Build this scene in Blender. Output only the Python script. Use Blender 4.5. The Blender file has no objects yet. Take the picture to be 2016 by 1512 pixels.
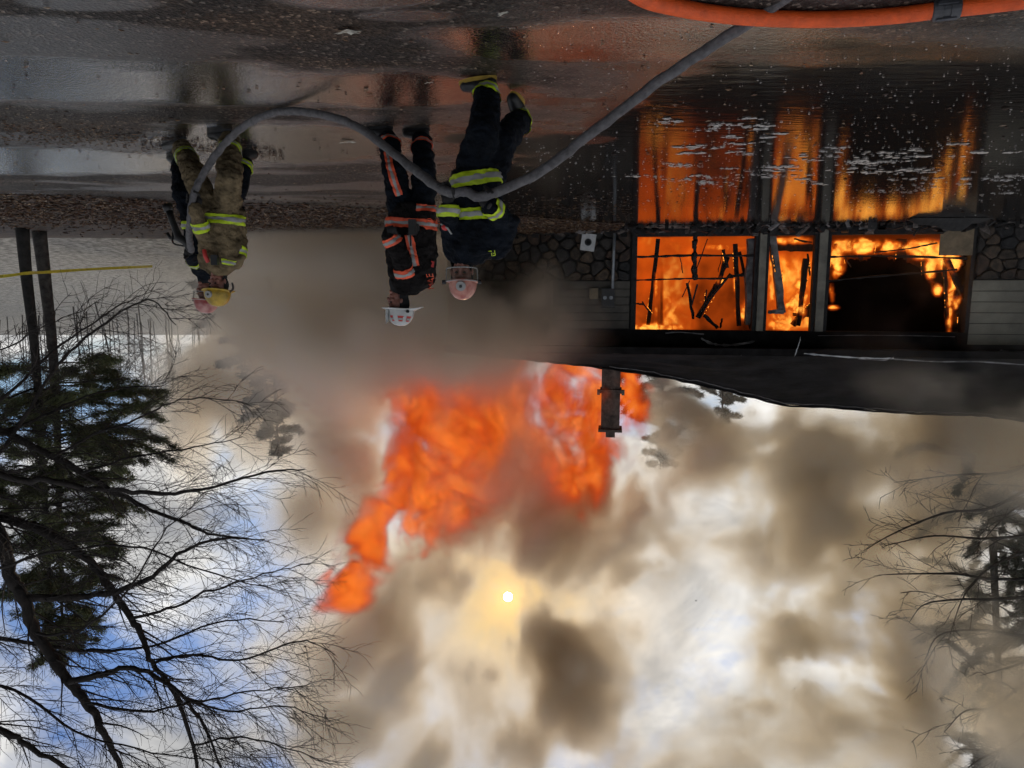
import bpy, bmesh, math, random
import numpy as np
from mathutils import Vector, Matrix, noise as mnoise
from mathutils.bvhtree import BVHTree

sc = bpy.context.scene
COL = sc.collection
random.seed(7)
# ------------------------------------------------------------------ camera
# The photograph was taken with the phone upside down: the camera is rolled by 180 degrees.
F = 1400.0; PITCH = math.radians(8.0); EYE = 1.6
FW = Vector((0, math.cos(PITCH), math.sin(PITCH))); UP = Vector((0, -math.sin(PITCH), math.cos(PITCH))); RT = Vector((1, 0, 0))
CAM = Vector((0, 0, EYE))
cam = bpy.data.cameras.new('camera'); co = bpy.data.objects.new('camera', cam); COL.objects.link(co); sc.camera = co
cam.sensor_width = 36; cam.lens = F / 2016 * 36; cam.clip_start = 0.1; cam.clip_end = 3000
M = Matrix((-RT, -UP, -FW)).transposed().to_4x4(); M.translation = CAM; co.matrix_world = M

def ray(px, py): return FW - RT * ((px - 1008) / F) + UP * ((py - 756) / F)
def at_y(px, py, y):
    r = ray(px, py); return CAM + r * (y / r.y)
def on_ground(px, py, z=0.0):
    r = ray(px, py); return CAM + r * ((z - EYE) / r.z)
SUN_DIR = ray(1000, 1175).normalized()
SUN_EL = math.asin(SUN_DIR.z); SUN_AZ = math.atan2(SUN_DIR.x, SUN_DIR.y)

# ------------------------------------------------------------------ world: sky with broken cloud
w = bpy.data.worlds.new('World'); sc.world = w; w.use_nodes = True
nt = w.node_tree; nt.nodes.clear()
def nd(nt, typ, **kw):
    n = nt.nodes.new(typ)
    for k, v in kw.items():
        if k.startswith('i_'): n.inputs[k[2:].replace('_', ' ')].default_value = v
        else: setattr(n, k, v)
    return n
def mth(nt, op, a, b=None, c=None, clamp=False):
    n = nt.nodes.new('ShaderNodeMath'); n.operation = op; n.use_clamp = clamp
    for i, v in enumerate((a, b, c)):
        if v is None: continue
        if isinstance(v, (int, float)): n.inputs[i].default_value = v
        else: nt.links.new(v, n.inputs[i])
    return n.outputs[0]
def mixc(nt, fac, a, b, mode='MIX'):
    n = nt.nodes.new('ShaderNodeMix'); n.data_type = 'RGBA'; n.blend_type = mode
    for s, v in ((n.inputs[0], fac), (n.inputs[6], a), (n.inputs[7], b)):
        if isinstance(v, (int, float)): s.default_value = v
        elif isinstance(v, tuple): s.default_value = v if len(v) == 4 else v + (1,)
        else: nt.links.new(v, s)
    return n.outputs[2]
def ramp(nt, fac, stops, interp='LINEAR'):
    n = nt.nodes.new('ShaderNodeValToRGB'); r = n.color_ramp; r.interpolation = interp
    while len(r.elements) < len(stops): r.elements.new(0.5)
    for e, (p, c) in zip(r.elements, stops):
        e.position = p; e.color = (c if len(c) == 4 else c + (1,)) if isinstance(c, tuple) else (c, c, c, 1)
    nt.links.new(fac, n.inputs[0]); return n.outputs[0]
LK = nt.links.new
sky = nd(nt, 'ShaderNodeTexSky', sky_type='NISHITA', sun_disc=False, sun_elevation=SUN_EL, sun_rotation=SUN_AZ, air_density=1.3, dust_density=1.0, ozone_density=2.0)
tc = nd(nt, 'ShaderNodeTexCoord'); sp = nd(nt, 'ShaderNodeSeparateXYZ'); LK(tc.outputs['Generated'], sp.inputs[0])
zc = mth(nt, 'ADD', mth(nt, 'MAXIMUM', sp.outputs[2], 0.0), 0.30)
cb = nd(nt, 'ShaderNodeCombineXYZ'); LK(mth(nt, 'DIVIDE', sp.outputs[0], zc), cb.inputs[0]); LK(mth(nt, 'DIVIDE', sp.outputs[1], zc), cb.inputs[1])
cb.inputs[2].default_value = 5.5
n1 = nd(nt, 'ShaderNodeTexNoise', i_Scale=1.9, i_Detail=6.0, i_Roughness=0.58, i_Distortion=0.35); LK(cb.outputs[0], n1.inputs['Vector'])
mp = nd(nt, 'ShaderNodeMapping'); mp.inputs['Location'].default_value = (5.3, 2.1, 7.7); LK(cb.outputs[0], mp.inputs[0])
n2 = nd(nt, 'ShaderNodeTexNoise', i_Scale=2.6, i_Detail=6.0, i_Roughness=0.6, i_Distortion=0.5); LK(mp.outputs[0], n2.inputs['Vector'])
cover = ramp(nt, n1.outputs['Fac'], [(0.385, 0.0), (0.445, 0.6), (0.51, 1.0)])
cloud = ramp(nt, n2.outputs['Fac'], [(0.30, (0.27, 0.28, 0.31)), (0.46, (0.52, 0.52, 0.52)), (0.60, (0.92, 0.91, 0.89)), (0.75, (1.2, 1.18, 1.14))])
blue = mixc(nt, 1.0, sky.outputs[0], (0.042, 0.058, 0.092), 'MULTIPLY')
vd = nd(nt, 'ShaderNodeVectorMath', operation='DOT_PRODUCT'); vn = nd(nt, 'ShaderNodeVectorMath', operation='NORMALIZE')
LK(tc.outputs['Generated'], vn.inputs[0]); LK(vn.outputs[0], vd.inputs[0]); vd.inputs[1].default_value = SUN_DIR
dt = mth(nt, 'MAXIMUM', vd.outputs['Value'], 0.0)
cover = mth(nt, 'MAXIMUM', cover, mth(nt, 'POWER', dt, 45.0))      # the veil is thickest round the sun
base = mixc(nt, cover, blue, cloud)
base = mixc(nt, mth(nt, 'MULTIPLY', mth(nt, 'POWER', dt, 85.0), ramp(nt, n2.outputs['Fac'], [(0.36, 0.15), (0.56, 1.0)])), base, mixc(nt, 1.0, base, (0.95, 0.66, 0.28), 'MULTIPLY'))
aure = mixc(nt, 1.0, mth(nt, 'MULTIPLY', mth(nt, 'POWER', dt, 70.0), 0.16), (1.0, 0.62, 0.22), 'MULTIPLY')
aur2 = mixc(nt, 1.0, mth(nt, 'MULTIPLY', mth(nt, 'POWER', dt, 2500.0), 0.5), (1.0, 0.62, 0.20), 'MULTIPLY')
disc = mth(nt, 'MULTIPLY', mth(nt, 'GREATER_THAN', vd.outputs['Value'], math.cos(math.radians(0.33))), 60.0)
tot = mixc(nt, 1.0, mixc(nt, 1.0, mixc(nt, 1.0, base, aure, 'ADD'), aur2, 'ADD'), mixc(nt, 1.0, disc, (1, 0.9, 0.7), 'MULTIPLY'), 'ADD')
bg = nd(nt, 'ShaderNodeBackground'); bg.inputs[1].default_value = 1.0; LK(tot, bg.inputs[0])
w.cycles.sampling_method = 'MANUAL'; w.cycles.sample_map_resolution = 512
ow = nd(nt, 'ShaderNodeOutputWorld'); LK(bg.outputs[0], ow.inputs[0])

sunl = bpy.data.lights.new('sun', 'SUN'); sunl.energy = 1.0; sunl.angle = math.radians(3.0); sunl.color = (1.0, 0.82, 0.56)
suno = bpy.data.objects.new('sun', sunl); COL.objects.link(suno); suno.rotation_euler = SUN_DIR.to_track_quat('Z', 'Y').to_euler()

vs = sc.view_settings; vs.view_transform = 'Standard'; vs.look = 'None'; vs.exposure = 0.0; vs.gamma = 1.0
cy = sc.cycles
cy.use_denoising = True; cy.use_adaptive_sampling = True; cy.adaptive_threshold = 0.06
cy.max_bounces = 8; cy.diffuse_bounces = 2; cy.glossy_bounces = 3; cy.transmission_bounces = 3; cy.transparent_max_bounces = 8
cy.volume_bounces = 3; cy.volume_step_rate = 5.0; cy.sample_clamp_indirect = 4.0
cy.caustics_reflective = False; cy.caustics_refractive = False

# ------------------------------------------------------------------ helpers
def setp(o, label=None, cat=None, group=None, kind=None):
    if label: o['label'] = label
    if cat: o['category'] = cat
    if group: o['group'] = group
    if kind: o['kind'] = kind
    return o
def empty(name, loc=(0, 0, 0), rz=0.0, **kw):
    o = bpy.data.objects.new(name, None); COL.objects.link(o); o.location = loc; o.rotation_euler = (0, 0, rz)
    return setp(o, **kw)
def link(name, me, mat=None, parent=None, smooth=False, **kw):
    o = bpy.data.objects.new(name, me); COL.objects.link(o)
    if mat is not None and not me.materials:
        for m in (mat if isinstance(mat, list) else [mat]): me.materials.append(m)
    if parent: o.parent = parent
    if smooth and len(me.polygons): me.polygons.foreach_set('use_smooth', [True] * len(me.polygons))
    return setp(o, **kw)
class MB:
    def __init__(s): s.v = []; s.f = []; s.mi = []
    def add(s, vs, fs, mi=0):
        o = len(s.v); s.v += [tuple(p) for p in vs]; s.f += [tuple(i + o for i in f) for f in fs]; s.mi += [mi] * len(fs); return s
    def box(s, a, b, mi=0):
        (x0, y0, z0), (x1, y1, z1) = a, b
        return s.add([(x0, y0, z0), (x1, y0, z0), (x1, y1, z0), (x0, y1, z0), (x0, y0, z1), (x1, y0, z1), (x1, y1, z1), (x0, y1, z1)],
                     [(0, 3, 2, 1), (4, 5, 6, 7), (0, 1, 5, 4), (1, 2, 6, 5), (2, 3, 7, 6), (3, 0, 4, 7)], mi)
    def tube(s, pts, rad, n=6, mi=0, cap=True):
        pts = [Vector(p) for p in pts]; rings = []; prev = None; vs = []; fs = []
        for i, p in enumerate(pts):
            d = (pts[min(i + 1, len(pts) - 1)] - pts[max(i - 1, 0)])
            d = d.normalized() if d.length > 1e-9 else Vector((0, 0, 1))
            if prev is None:
                prev = d.orthogonal().normalized()
            prev = (prev - d * prev.dot(d))
            prev = prev.normalized() if prev.length > 1e-6 else d.orthogonal().normalized()
            e = d.cross(prev); r = rad[i] if isinstance(rad, (list, tuple)) else rad
            for k in range(n):
                t = 2 * math.pi * k / n; vs.append(p + (prev * math.cos(t) + e * math.sin(t)) * r)
        for i in range(len(pts) - 1):
            for k in range(n):
                a = i * n + k; b = i * n + (k + 1) % n; fs.append((a, b, b + n, a + n))
        if cap: fs.append(tuple(range(n - 1, -1, -1))); fs.append(tuple(range((len(pts) - 1) * n, len(pts) * n)))
        return s.add(vs, fs, mi)
    def bar(s, p, q, w, h, up=(0, 0, 1), mi=0):
        p = Vector(p); q = Vector(q); d = (q - p).normalized(); up = Vector(up); sd = d.cross(up)
        sd = sd.normalized() if sd.length > 1e-4 else d.orthogonal().normalized(); u = sd.cross(d)
        vs = [c + sd * (w / 2 * i) + u * (h / 2 * j) for c in (p, q) for i, j in ((-1, -1), (1, -1), (1, 1), (-1, 1))]
        return s.add(vs, [(0, 1, 2, 3), (7, 6, 5, 4), (0, 4, 5, 1), (1, 5, 6, 2), (2, 6, 7, 3), (3, 7, 4, 0)], mi)
    def mesh(s, name='mesh'):
        me = bpy.data.meshes.new(name); me.from_pydata(s.v, [], s.f)
        if any(s.mi): me.polygons.foreach_set('material_index', s.mi)
        me.update(); return me
    def build(s, name, mat, parent=None, smooth=False, **kw): return link(name, s.mesh(name), mat, parent, smooth, **kw)
def spline(pts, n=8):
    pts = [Vector(p) for p in pts]; P = [pts[0] * 2 - pts[1]] + pts + [pts[-1] * 2 - pts[-2]]; out = []
    for i in range(1, len(P) - 2):
        a, b, c, d = P[i - 1:i + 3]
        for k in range(n):
            t = k / n; out.append(0.5 * ((2 * b) + (c - a) * t + (2 * a - 5 * b + 4 * c - d) * t * t + (3 * b - a - 3 * c + d) * t ** 3))
    return out + [pts[-1]]

# ------------------------------------------------------------------ materials
def pmat(name, c, rough=0.7, var=0.25, scale=8.0, bump=0.0, bscale=60.0, metal=0.0, spec=0.5, c2=None, detail=6.0, bdist=0.02):
    m = bpy.data.materials.new(name); m.use_nodes = True; t = m.node_tree; b = t.nodes['Principled BSDF']
    b.inputs['Roughness'].default_value = rough; b.inputs['Metallic'].default_value = metal; b.inputs['Specular IOR Level'].default_value = spec
    tcn = nd(t, 'ShaderNodeTexCoord'); n = nd(t, 'ShaderNodeTexNoise', i_Scale=scale, i_Detail=detail, i_Roughness=0.6); t.links.new(tcn.outputs['Object'], n.inputs['Vector'])
    d = c2 if c2 else tuple(x * (1 - 2 * var) for x in c); e = c if c2 else tuple(min(1, x * (1 + var)) for x in c)
    t.links.new(ramp(t, n.outputs['Fac'], [(0.33, d), (0.67, e)]), b.inputs['Base Color'])
    if bump:
        nb = nd(t, 'ShaderNodeTexNoise', i_Scale=bscale, i_Detail=4.0); t.links.new(tcn.outputs['Object'], nb.inputs['Vector'])
        bp = nd(t, 'ShaderNodeBump', i_Strength=bump, i_Distance=bdist); t.links.new(nb.outputs['Fac'], bp.inputs['Height']); t.links.new(bp.outputs[0], b.inputs['Normal'])
    return m
MAT = {}
MAT['bark'] = pmat('bark', (0.026, 0.021, 0.018), 0.9, 0.35, 6, 0.6, 30)
MAT['twig'] = pmat('twig', (0.030, 0.023, 0.020), 0.8, 0.3, 4)
MAT['pine_bark'] = pmat('pine_bark', (0.060, 0.054, 0.048), 0.9, 0.4, 5, 0.8, 22)
MAT['dark_bark'] = pmat('dark_bark', (0.020, 0.018, 0.016), 0.9, 0.4, 5, 0.8, 22)
MAT['needle'] = pmat('needle', (0.110, 0.130, 0.050), 0.6, 0.35, 1.2)
MAT['needle2'] = pmat('needle2', (0.035, 0.052, 0.030), 0.6, 0.35, 1.0)
MAT['char'] = pmat('char', (0.012, 0.011, 0.011), 0.75, 0.5, 9, 0.8, 40)
MAT['soot'] = pmat('soot', (0.011, 0.010, 0.010), 0.85, 0.4, 3, 0.3, 25, spec=0.15)
MAT['cream'] = pmat('cream', (0.19, 0.175, 0.14), 0.6, 0.22, 2.5, 0.15, 40)
MAT['sooty_siding'] = pmat('sooty_siding', (0.085, 0.076, 0.060), 0.7, 0.42, 1.3, 0.1, 30, c2=(0.03, 0.027, 0.022))
MAT['siding'] = pmat('siding', (0.26, 0.245, 0.19), 0.6, 0.2, 0.9, 0.1, 30, c2=(0.12, 0.11, 0.085))
MAT['mortar'] = pmat('mortar', (0.016, 0.015, 0.014), 0.9, 0.3, 8, 0.5, 50)
MAT['grey_board'] = pmat('grey_board', (0.20, 0.19, 0.19), 0.8, 0.35, 4, 0.3, 30)
MAT['ply'] = pmat('ply', (0.22, 0.165, 0.10), 0.7, 0.2, 5, 0.1, 60)
MAT['white_metal'] = pmat('white_metal', (0.50, 0.51, 0.52), 0.5, 0.1, 6)
MAT['grey_metal'] = pmat('grey_metal', (0.26, 0.28, 0.30), 0.45, 0.15, 10, metal=0.4)
MAT['black_box'] = pmat('black_box', (0.012, 0.012, 0.014), 0.4, 0.3, 10)
MAT['tan_box'] = pmat('tan_box', (0.20, 0.16, 0.10), 0.6, 0.2, 8)
MAT['chimney'] = pmat('chimney', (0.10, 0.075, 0.06), 0.85, 0.35, 5, 0.6, 24)
STONES = [pmat('stone_%d' % i, c, 0.75, 0.45, 7, 0.7, 26) for i, c in enumerate([(0.055, 0.038, 0.025), (0.030, 0.025, 0.022), (0.080, 0.054, 0.034), (0.018, 0.017, 0.017), (0.048, 0.028, 0.018)])]
LEAVES = [pmat('leaf_%d' % i, c, 0.45, 0.3, 20) for i, c in enumerate([(0.13, 0.065, 0.035), (0.21, 0.12, 0.06), (0.07, 0.038, 0.026), (0.34, 0.25, 0.17)])]

# ================================================================== GROUND
def ground_mat():
    m = bpy.data.materials.new('wet_asphalt'); m.use_nodes = True; t = m.node_tree; b = t.nodes['Principled BSDF']; L = t.links.new
    g = nd(t, 'ShaderNodeNewGeometry'); s = nd(t, 'ShaderNodeSeparateXYZ'); L(g.outputs['Position'], s.inputs[0])
    def ns(sc_, det=5.0, rough=0.55, off=(0, 0, 0), stretch=(1, 1, 1), dist=0.0):
        mp = nd(t, 'ShaderNodeMapping'); mp.inputs['Location'].default_value = off; mp.inputs['Scale'].default_value = stretch
        L(g.outputs['Position'], mp.inputs[0]); n = nd(t, 'ShaderNodeTexNoise', i_Scale=sc_, i_Detail=det, i_Roughness=rough, i_Distortion=dist); L(mp.outputs[0], n.inputs['Vector']); return n.outputs['Fac']
    X, Y = s.outputs[0], s.outputs[1]
    big = ns(0.35, 4.0, 0.5, (3, 1, 0)); mid = ns(1.3, 5.0, 0.6, (7, 2, 0), (0.6, 1.3, 1)); fine = ns(32.0, 4.0, 0.75); grit = ns(240.0, 2.0)
    # standing water on the house side of the yard (true left), from about 4.5 m out to the wall
    lim = mth(t, 'ADD', mth(t, 'MULTIPLY', X, -1.0), mth(t, 'MULTIPLY', mth(t, 'SUBTRACT', Y, 5.2), 0.30))
    pud = mth(t, 'ADD', lim, mth(t, 'MULTIPLY', mth(t, 'SUBTRACT', big, 0.5), 5.0))
    pud = mth(t, 'ADD', pud, mth(t, 'MULTIPLY', mth(t, 'SUBTRACT', mid, 0.5), 2.2))
    mr = nd(t, 'ShaderNodeMapRange', interpolation_type='SMOOTHSTEP'); L(pud, mr.inputs[0]); mr.inputs[1].default_value = -0.1; mr.inputs[2].default_value = 1.5
    near = nd(t, 'ShaderNodeMapRange', interpolation_type='SMOOTHSTEP'); L(mth(t, 'ADD', Y, mth(t, 'MULTIPLY', mid, 1.2)), near.inputs[0]); near.inputs[1].default_value = 4.9; near.inputs[2].default_value = 6.3
    wet1 = mth(t, 'MULTIPLY', mr.outputs[0], near.outputs[0])
    # shallower films of water on the road
    film = nd(t, 'ShaderNodeMapRange', interpolation_type='SMOOTHSTEP'); fl = ns(0.55, 4.0, 0.5, (11, 4.4, 0), (0.55, 1.5, 1), 0.4)
    L(fl, film.inputs[0]); film.inputs[1].default_value = 0.50; film.inputs[2].default_value = 0.60
    wet = mth(t, 'MAXIMUM', wet1, mth(t, 'MULTIPLY', film.outputs[0], 0.35))
    # three shallow pools on the camber (centre x, y, half widths)
    for (cx, cy2, rx, ry, am) in ((4.4, 5.95, 3.4, 0.62, 0.92), (1.5, 6.25, 1.8, 0.55, 0.90), (2.6, 8.6, 1.5, 1.2, 0.96), (6.6, 9.7, 3.2, 1.1, 0.96), (-1.0, 5.0, 1.5, 0.5, 0.90), (0.9, 4.25, 0.5, 0.2, 0.7), (0.6, 4.55, 0.3, 0.1, 0.6), (2.4, 4.35, 0.4, 0.12, 0.5), (10.5, 16.5, 7.0, 1.0, 0.8)):
        ex = mth(t, 'MULTIPLY', mth(t, 'SUBTRACT', X, cx), 1 / rx); ey = mth(t, 'MULTIPLY', mth(t, 'SUBTRACT', Y, cy2), 1 / ry)
        rr_ = mth(t, 'SUBTRACT', 1.0, mth(t, 'ADD', mth(t, 'MULTIPLY', ex, ex), mth(t, 'MULTIPLY', ey, ey)))
        q_ = nd(t, 'ShaderNodeMapRange', interpolation_type='SMOOTHSTEP'); L(mth(t, 'ADD', rr_, mth(t, 'MULTIPLY', mth(t, 'SUBTRACT', mid, 0.5), 2.2)), q_.inputs[0]); q_.inputs[1].default_value = -0.45; q_.inputs[2].default_value = 0.45; q_.inputs[4].default_value = am
        wet = mth(t, 'MAXIMUM', wet, q_.outputs[0])
    vo = nd(t, 'ShaderNodeTexVoronoi', i_Scale=46.0); L(g.outputs['Position'], vo.inputs['Vector']); vsx = nd(t, 'ShaderNodeSeparateColor'); L(vo.outputs['Color'], vsx.inputs[0])
    silt = nd(t, 'ShaderNodeMapRange', interpolation_type='SMOOTHSTEP'); L(ns(0.8, 4.0, 0.6, (21, 5, 0), (0.6, 1.6, 1), 0.6), silt.inputs[0]); silt.inputs[1].default_value = 0.48; silt.inputs[2].default_value = 0.62
    drt = mixc(t, silt.outputs[0], mixc(t, mid, (0.026, 0.024, 0.022), (0.044, 0.038, 0.033)), (0.055, 0.041, 0.031))
    agg = ramp(t, vsx.outputs[0], [(0.0, (0.35, 0.35, 0.35)), (0.45, (0.8, 0.8, 0.8)), (0.80, (1.5, 1.45, 1.4)), (0.94, (2.0, 1.9, 1.8)), (0.965, (5.0, 4.8, 4.5))])
    colr = mixc(t, 1.0, drt, agg, 'MULTIPLY')
    L(mixc(t, mth(t, 'MULTIPLY', wet, mth(t, 'MULTIPLY_ADD', wet1, 0.55, 0.45)), colr, (0.014, 0.012, 0.011)), b.inputs['Base Color'])
    rr = mth(t, 'ADD', mth(t, 'MULTIPLY', big, 0.30), 0.36)
    rough = nd(t, 'ShaderNodeMix', data_type='FLOAT'); L(wet, rough.inputs[0]); L(rr, rough.inputs[2]); rough.inputs[3].default_value = 0.09; L(rough.outputs[0], b.inputs['Roughness'])
    ior = nd(t, 'ShaderNodeMix', data_type='FLOAT'); L(wet1, ior.inputs[0]); dry = nd(t, 'ShaderNodeMix', data_type='FLOAT'); L(wet, dry.inputs[0]); dry.inputs[2].default_value = 1.22; dry.inputs[3].default_value = 2.5; L(dry.outputs[0], ior.inputs[2]); ior.inputs[3].default_value = 1.27; L(ior.outputs[0], b.inputs['IOR'])
    bp = nd(t, 'ShaderNodeBump', i_Distance=0.012); L(mth(t, 'ADD', fine, mth(t, 'MULTIPLY', vo.outputs['Distance'], 0.8)), bp.inputs['Height'])
    L(mth(t, 'ADD', mth(t, 'MULTIPLY', mth(t, 'SUBTRACT', 1.0, wet), 0.8), mth(t, 'MULTIPLY', mth(t, 'SUBTRACT', 1.0, wet1), 0.16)), bp.inputs['Strength'])
    rip = nd(t, 'ShaderNodeBump', i_Distance=0.02, i_Strength=0.11); L(ns(6.5, 3.0, 0.5, (0, 0, 0), (0.35, 1.6, 1)), rip.inputs['Height']); L(bp.outputs[0], rip.inputs['Normal'])
    L(rip.outputs[0], b.inputs['Normal'])
    L(mth(t, 'MULTIPLY', wet, mth(t, 'SUBTRACT', 1.0, wet1)), b.inputs['Coat Weight']); b.inputs['Coat Roughness'].default_value = 0.16; b.inputs['Coat IOR'].default_value = 1.6; L(rip.outputs[0], b.inputs['Coat Normal'])
    return m
gm = MB(); gm.add([(-900, -300, 0), (900, -300, 0), (900, 1500, 0), (-900, 1500, 0)], [(0, 1, 2, 3)])
gm.build('ground', ground_mat(), kind='structure', label='wet dark asphalt yard with standing water')

# leaf-covered verge between the road and the wood (true right)
MAT['soil'] = pmat('soil', (0.060, 0.038, 0.026), 0.8, 0.4, 3.0, 0.8, 25)
def verge_edge(x):   # near edge of the verge as a function of x
    return 17.2 - 0.62 * x + 0.018 * x * x + 0.5 * mnoise.noise((x * 0.7, 3.1, 0)) + 0.22 * mnoise.noise((x * 2.3, 9.1, 0)) if x < 17 else 12.0
vm = MB(); nx = 90; xs = [-3 + 45 * i / nx for i in range(nx + 1)]; ny = 10
for x in xs:
    y0 = verge_edge(x)
    for j in range(ny + 1):
        y = y0 + (30 - y0) * j / ny; vm.v.append((x, y, 0.006 + min(0.10, (y - y0) * 0.04) + 0.02 * mnoise.noise((x, y, 0)) * min(1, (y - y0))))
for i in range(nx):
    for j in range(ny):
        a = i * (ny + 1) + j; vm.f.append((a, a + ny + 1, a + ny + 2, a + 1)); vm.mi.append(0)
vm.build('verge', MAT['soil'], smooth=True, kind='structure', label='brown leaf strewn earth verge beyond the road')
# wooded rise behind the verge
def hill_z(x, y): 
    t = max(0.0, y - 20.5); k = min(1.0, max(0.0, (x - 3.0) / 6.0)); return -0.05 + k * (0.16 * t * min(1, t / 6) * (1 if t < 60 else 1)) * 0.62 + 0.12 * mnoise.noise((x * 0.4, y * 0.4, 2)) * min(1, t / 3)
MAT['litter'] = pmat('litter', (0.42, 0.41, 0.38), 0.9, 0.45, 5.0, 1.0, 12, c2=(0.07, 0.07, 0.062), detail=12)
hm = MB(); nx, ny = 60, 50
for i in range(nx + 1):
    for j in range(ny + 1):
        x = 2.0 + 100 * (i / nx) ** 1.5; y = 20.2 + 110 * (j / ny) ** 1.6; hm.v.append((x, y, hill_z(x, y)))
for i in range(nx):
    for j in range(ny):
        a = i * (ny + 1) + j; hm.f.append((a, a + ny + 1, a + ny + 2, a + 1)); hm.mi.append(0)
hm.build('hill', MAT['litter'], smooth=True, kind='structure', label='grey leaf covered rise with a wood on it')

# ------------------------------------------------------------------ litter on the ground
def leaf_into(mb, p, size, rz, rng, mi, tilt=0.35, lobes=False):
    c, s_ = math.cos(rz), math.sin(rz); tx, ty = rng.uniform(-tilt, tilt), rng.uniform(-tilt, tilt)
    def q(u, v, h):
        x = (u * c - v * s_) * size; y = (u * s_ + v * c) * size
        return (p[0] + x, p[1] + y, p[2] + h * size + abs(x * tx + y * ty) + 0.004)
    if not lobes:
        mb.add([q(-1, 0, 0.05), q(-0.1, -0.48, 0.22), q(1, 0, 0.1), q(0, 0.45, 0.28), q(0, 0, 0.0)], [(0, 1, 4), (1, 2, 4), (2, 3, 4), (3, 0, 4)], mi)
    else:
        pts = []; n = 9
        for k in range(n * 2):
            a = math.pi * k / n; r = 1.0 if k % 2 == 0 else 0.72; r *= 0.62 + 0.5 * rng.random(); pts.append(q(r * math.cos(a) + 0.12 * math.sin(3 * a), 0.42 * r * math.sin(a) + 0.12 * math.cos(2 * a), 0.02 + 0.14 * rng.random()))
        pts.append(q(0, 0, 0.02)); mb.add(pts, [(k, (k + 1) % (2 * n), 2 * n) for k in range(2 * n)], mi)
rng = random.Random(3)
lm = MB()
for _ in range(15000):
    x = rng.uniform(-3, 22); y0 = verge_edge(x); y = y0 + abs(rng.gauss(0, 1)) * 3.2 + rng.uniform(-0.4, 0.3)
    if y > 26 or y < 9: continue
    z = 0.008 + max(0, min(0.10, (y - y0) * 0.04))
    leaf_into(lm, (x, y, z), rng.uniform(0.035, 0.075), rng.uniform(0, 6.3), rng, rng.choice([0, 0, 1, 2, 2, 0, 3]), 0.6)
lm.build('leaf_litter', LEAVES, kind='stuff', label='thick drift of brown dead leaves on the verge')
lm = MB()
for _ in range(1300):
    px = rng.uniform(-200, 2200); py = rng.choice([rng.uniform(0, 460) if rng.random() < 0.45 else rng.uniform(150, 440), rng.uniform(200, 440)]); p = on_ground(px, py)
    if p.y > 20: continue
    leaf_into(lm, p, (0.004 + 0.022 * rng.random() ** 2) * (1 + 0.06 * p.y), rng.uniform(0, 6.3), rng, rng.choice([0, 1, 2, 2, 3]), 0.3)
for _ in range(1500):    # a thin wash-line of bits left by the run-off
    t = rng.random(); px = -60 + 620 * t; py = 262 + 42 * t ** 1.6 + rng.gauss(0, 7 + 10 * (1 - t)); p = on_ground(px, py); leaf_into(lm, p, rng.uniform(0.008, 0.03), rng.uniform(0, 6.3), rng, rng.choice([0, 1, 2, 2]), 0.3)
for _ in range(1100):
    px = rng.uniform(450, 1250); py = rng.gauss(415, 16); p = on_ground(px, py); leaf_into(lm, p, rng.uniform(0.02, 0.06), rng.uniform(0, 6.3), rng, rng.choice([0, 1, 2, 2]), 0.4)
lm.build('leaf_scatter', LEAVES, kind='stuff', label='small dead leaves and twigs scattered over the asphalt')
MAT['foam'] = pmat('foam', (0.42, 0.40, 0.38), 0.6, 0.35, 30, 0.4, 80)
MAT['pale_leaf'] = pmat('pale_leaf', (0.42, 0.40, 0.34), 0.5, 0.25, 30)
# single leaves that can be picked out
for i, (px, py, s_, rz, m_, lab) in enumerate([
        (688, 57, 0.115, 0.25, 'pale_leaf', 'large pale curled leaf lying alone on dry asphalt'),
        (845, 160, 0.052, 0.5, 'pale_leaf', 'pale lobed leaf on asphalt beside the walking boots'),
        (722, 175, 0.062, 1.2, 'leaf', 'brown curled leaf between the hose loop and the pale leaf'),
        (728, 187, 0.05, 0.1, 'leaf', 'dark brown leaf beside the brown curled leaf'),
        (379, 60, 0.028, 0.3, 'foam', 'small white scrap on the asphalt near the frame edge'),
        (52, 128, 0.045, 0.6, 'leaf', 'tan leaf alone on the asphalt at the frame side'),
        (683, 277, 0.13, 0.05, 'pale_leaf', 'pale wet leaf cluster beside the black boot'),
        (1493, 251, 0.12, 0.4, 'foam', 'white curled scrap floating on the dark puddle'),
        (588, 93, 0.03, 0.8, 'leaf', 'small rust coloured leaf on the asphalt'),
        (990, 22, 0.05, 0.8, 'pale_leaf', 'crumpled beige leaf close to the orange hose')]):
    mb = MB(); p = on_ground(px, py); mb2 = leaf_into(mb, (0, 0, 0.002), s_, rz, rng, 0, 0.1, True)
    mb.build('fallen_leaf', MAT[m_] if m_ in MAT else LEAVES[1], label=lab, cat='leaf', group='leaves picked out on the asphalt').location = p
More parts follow.
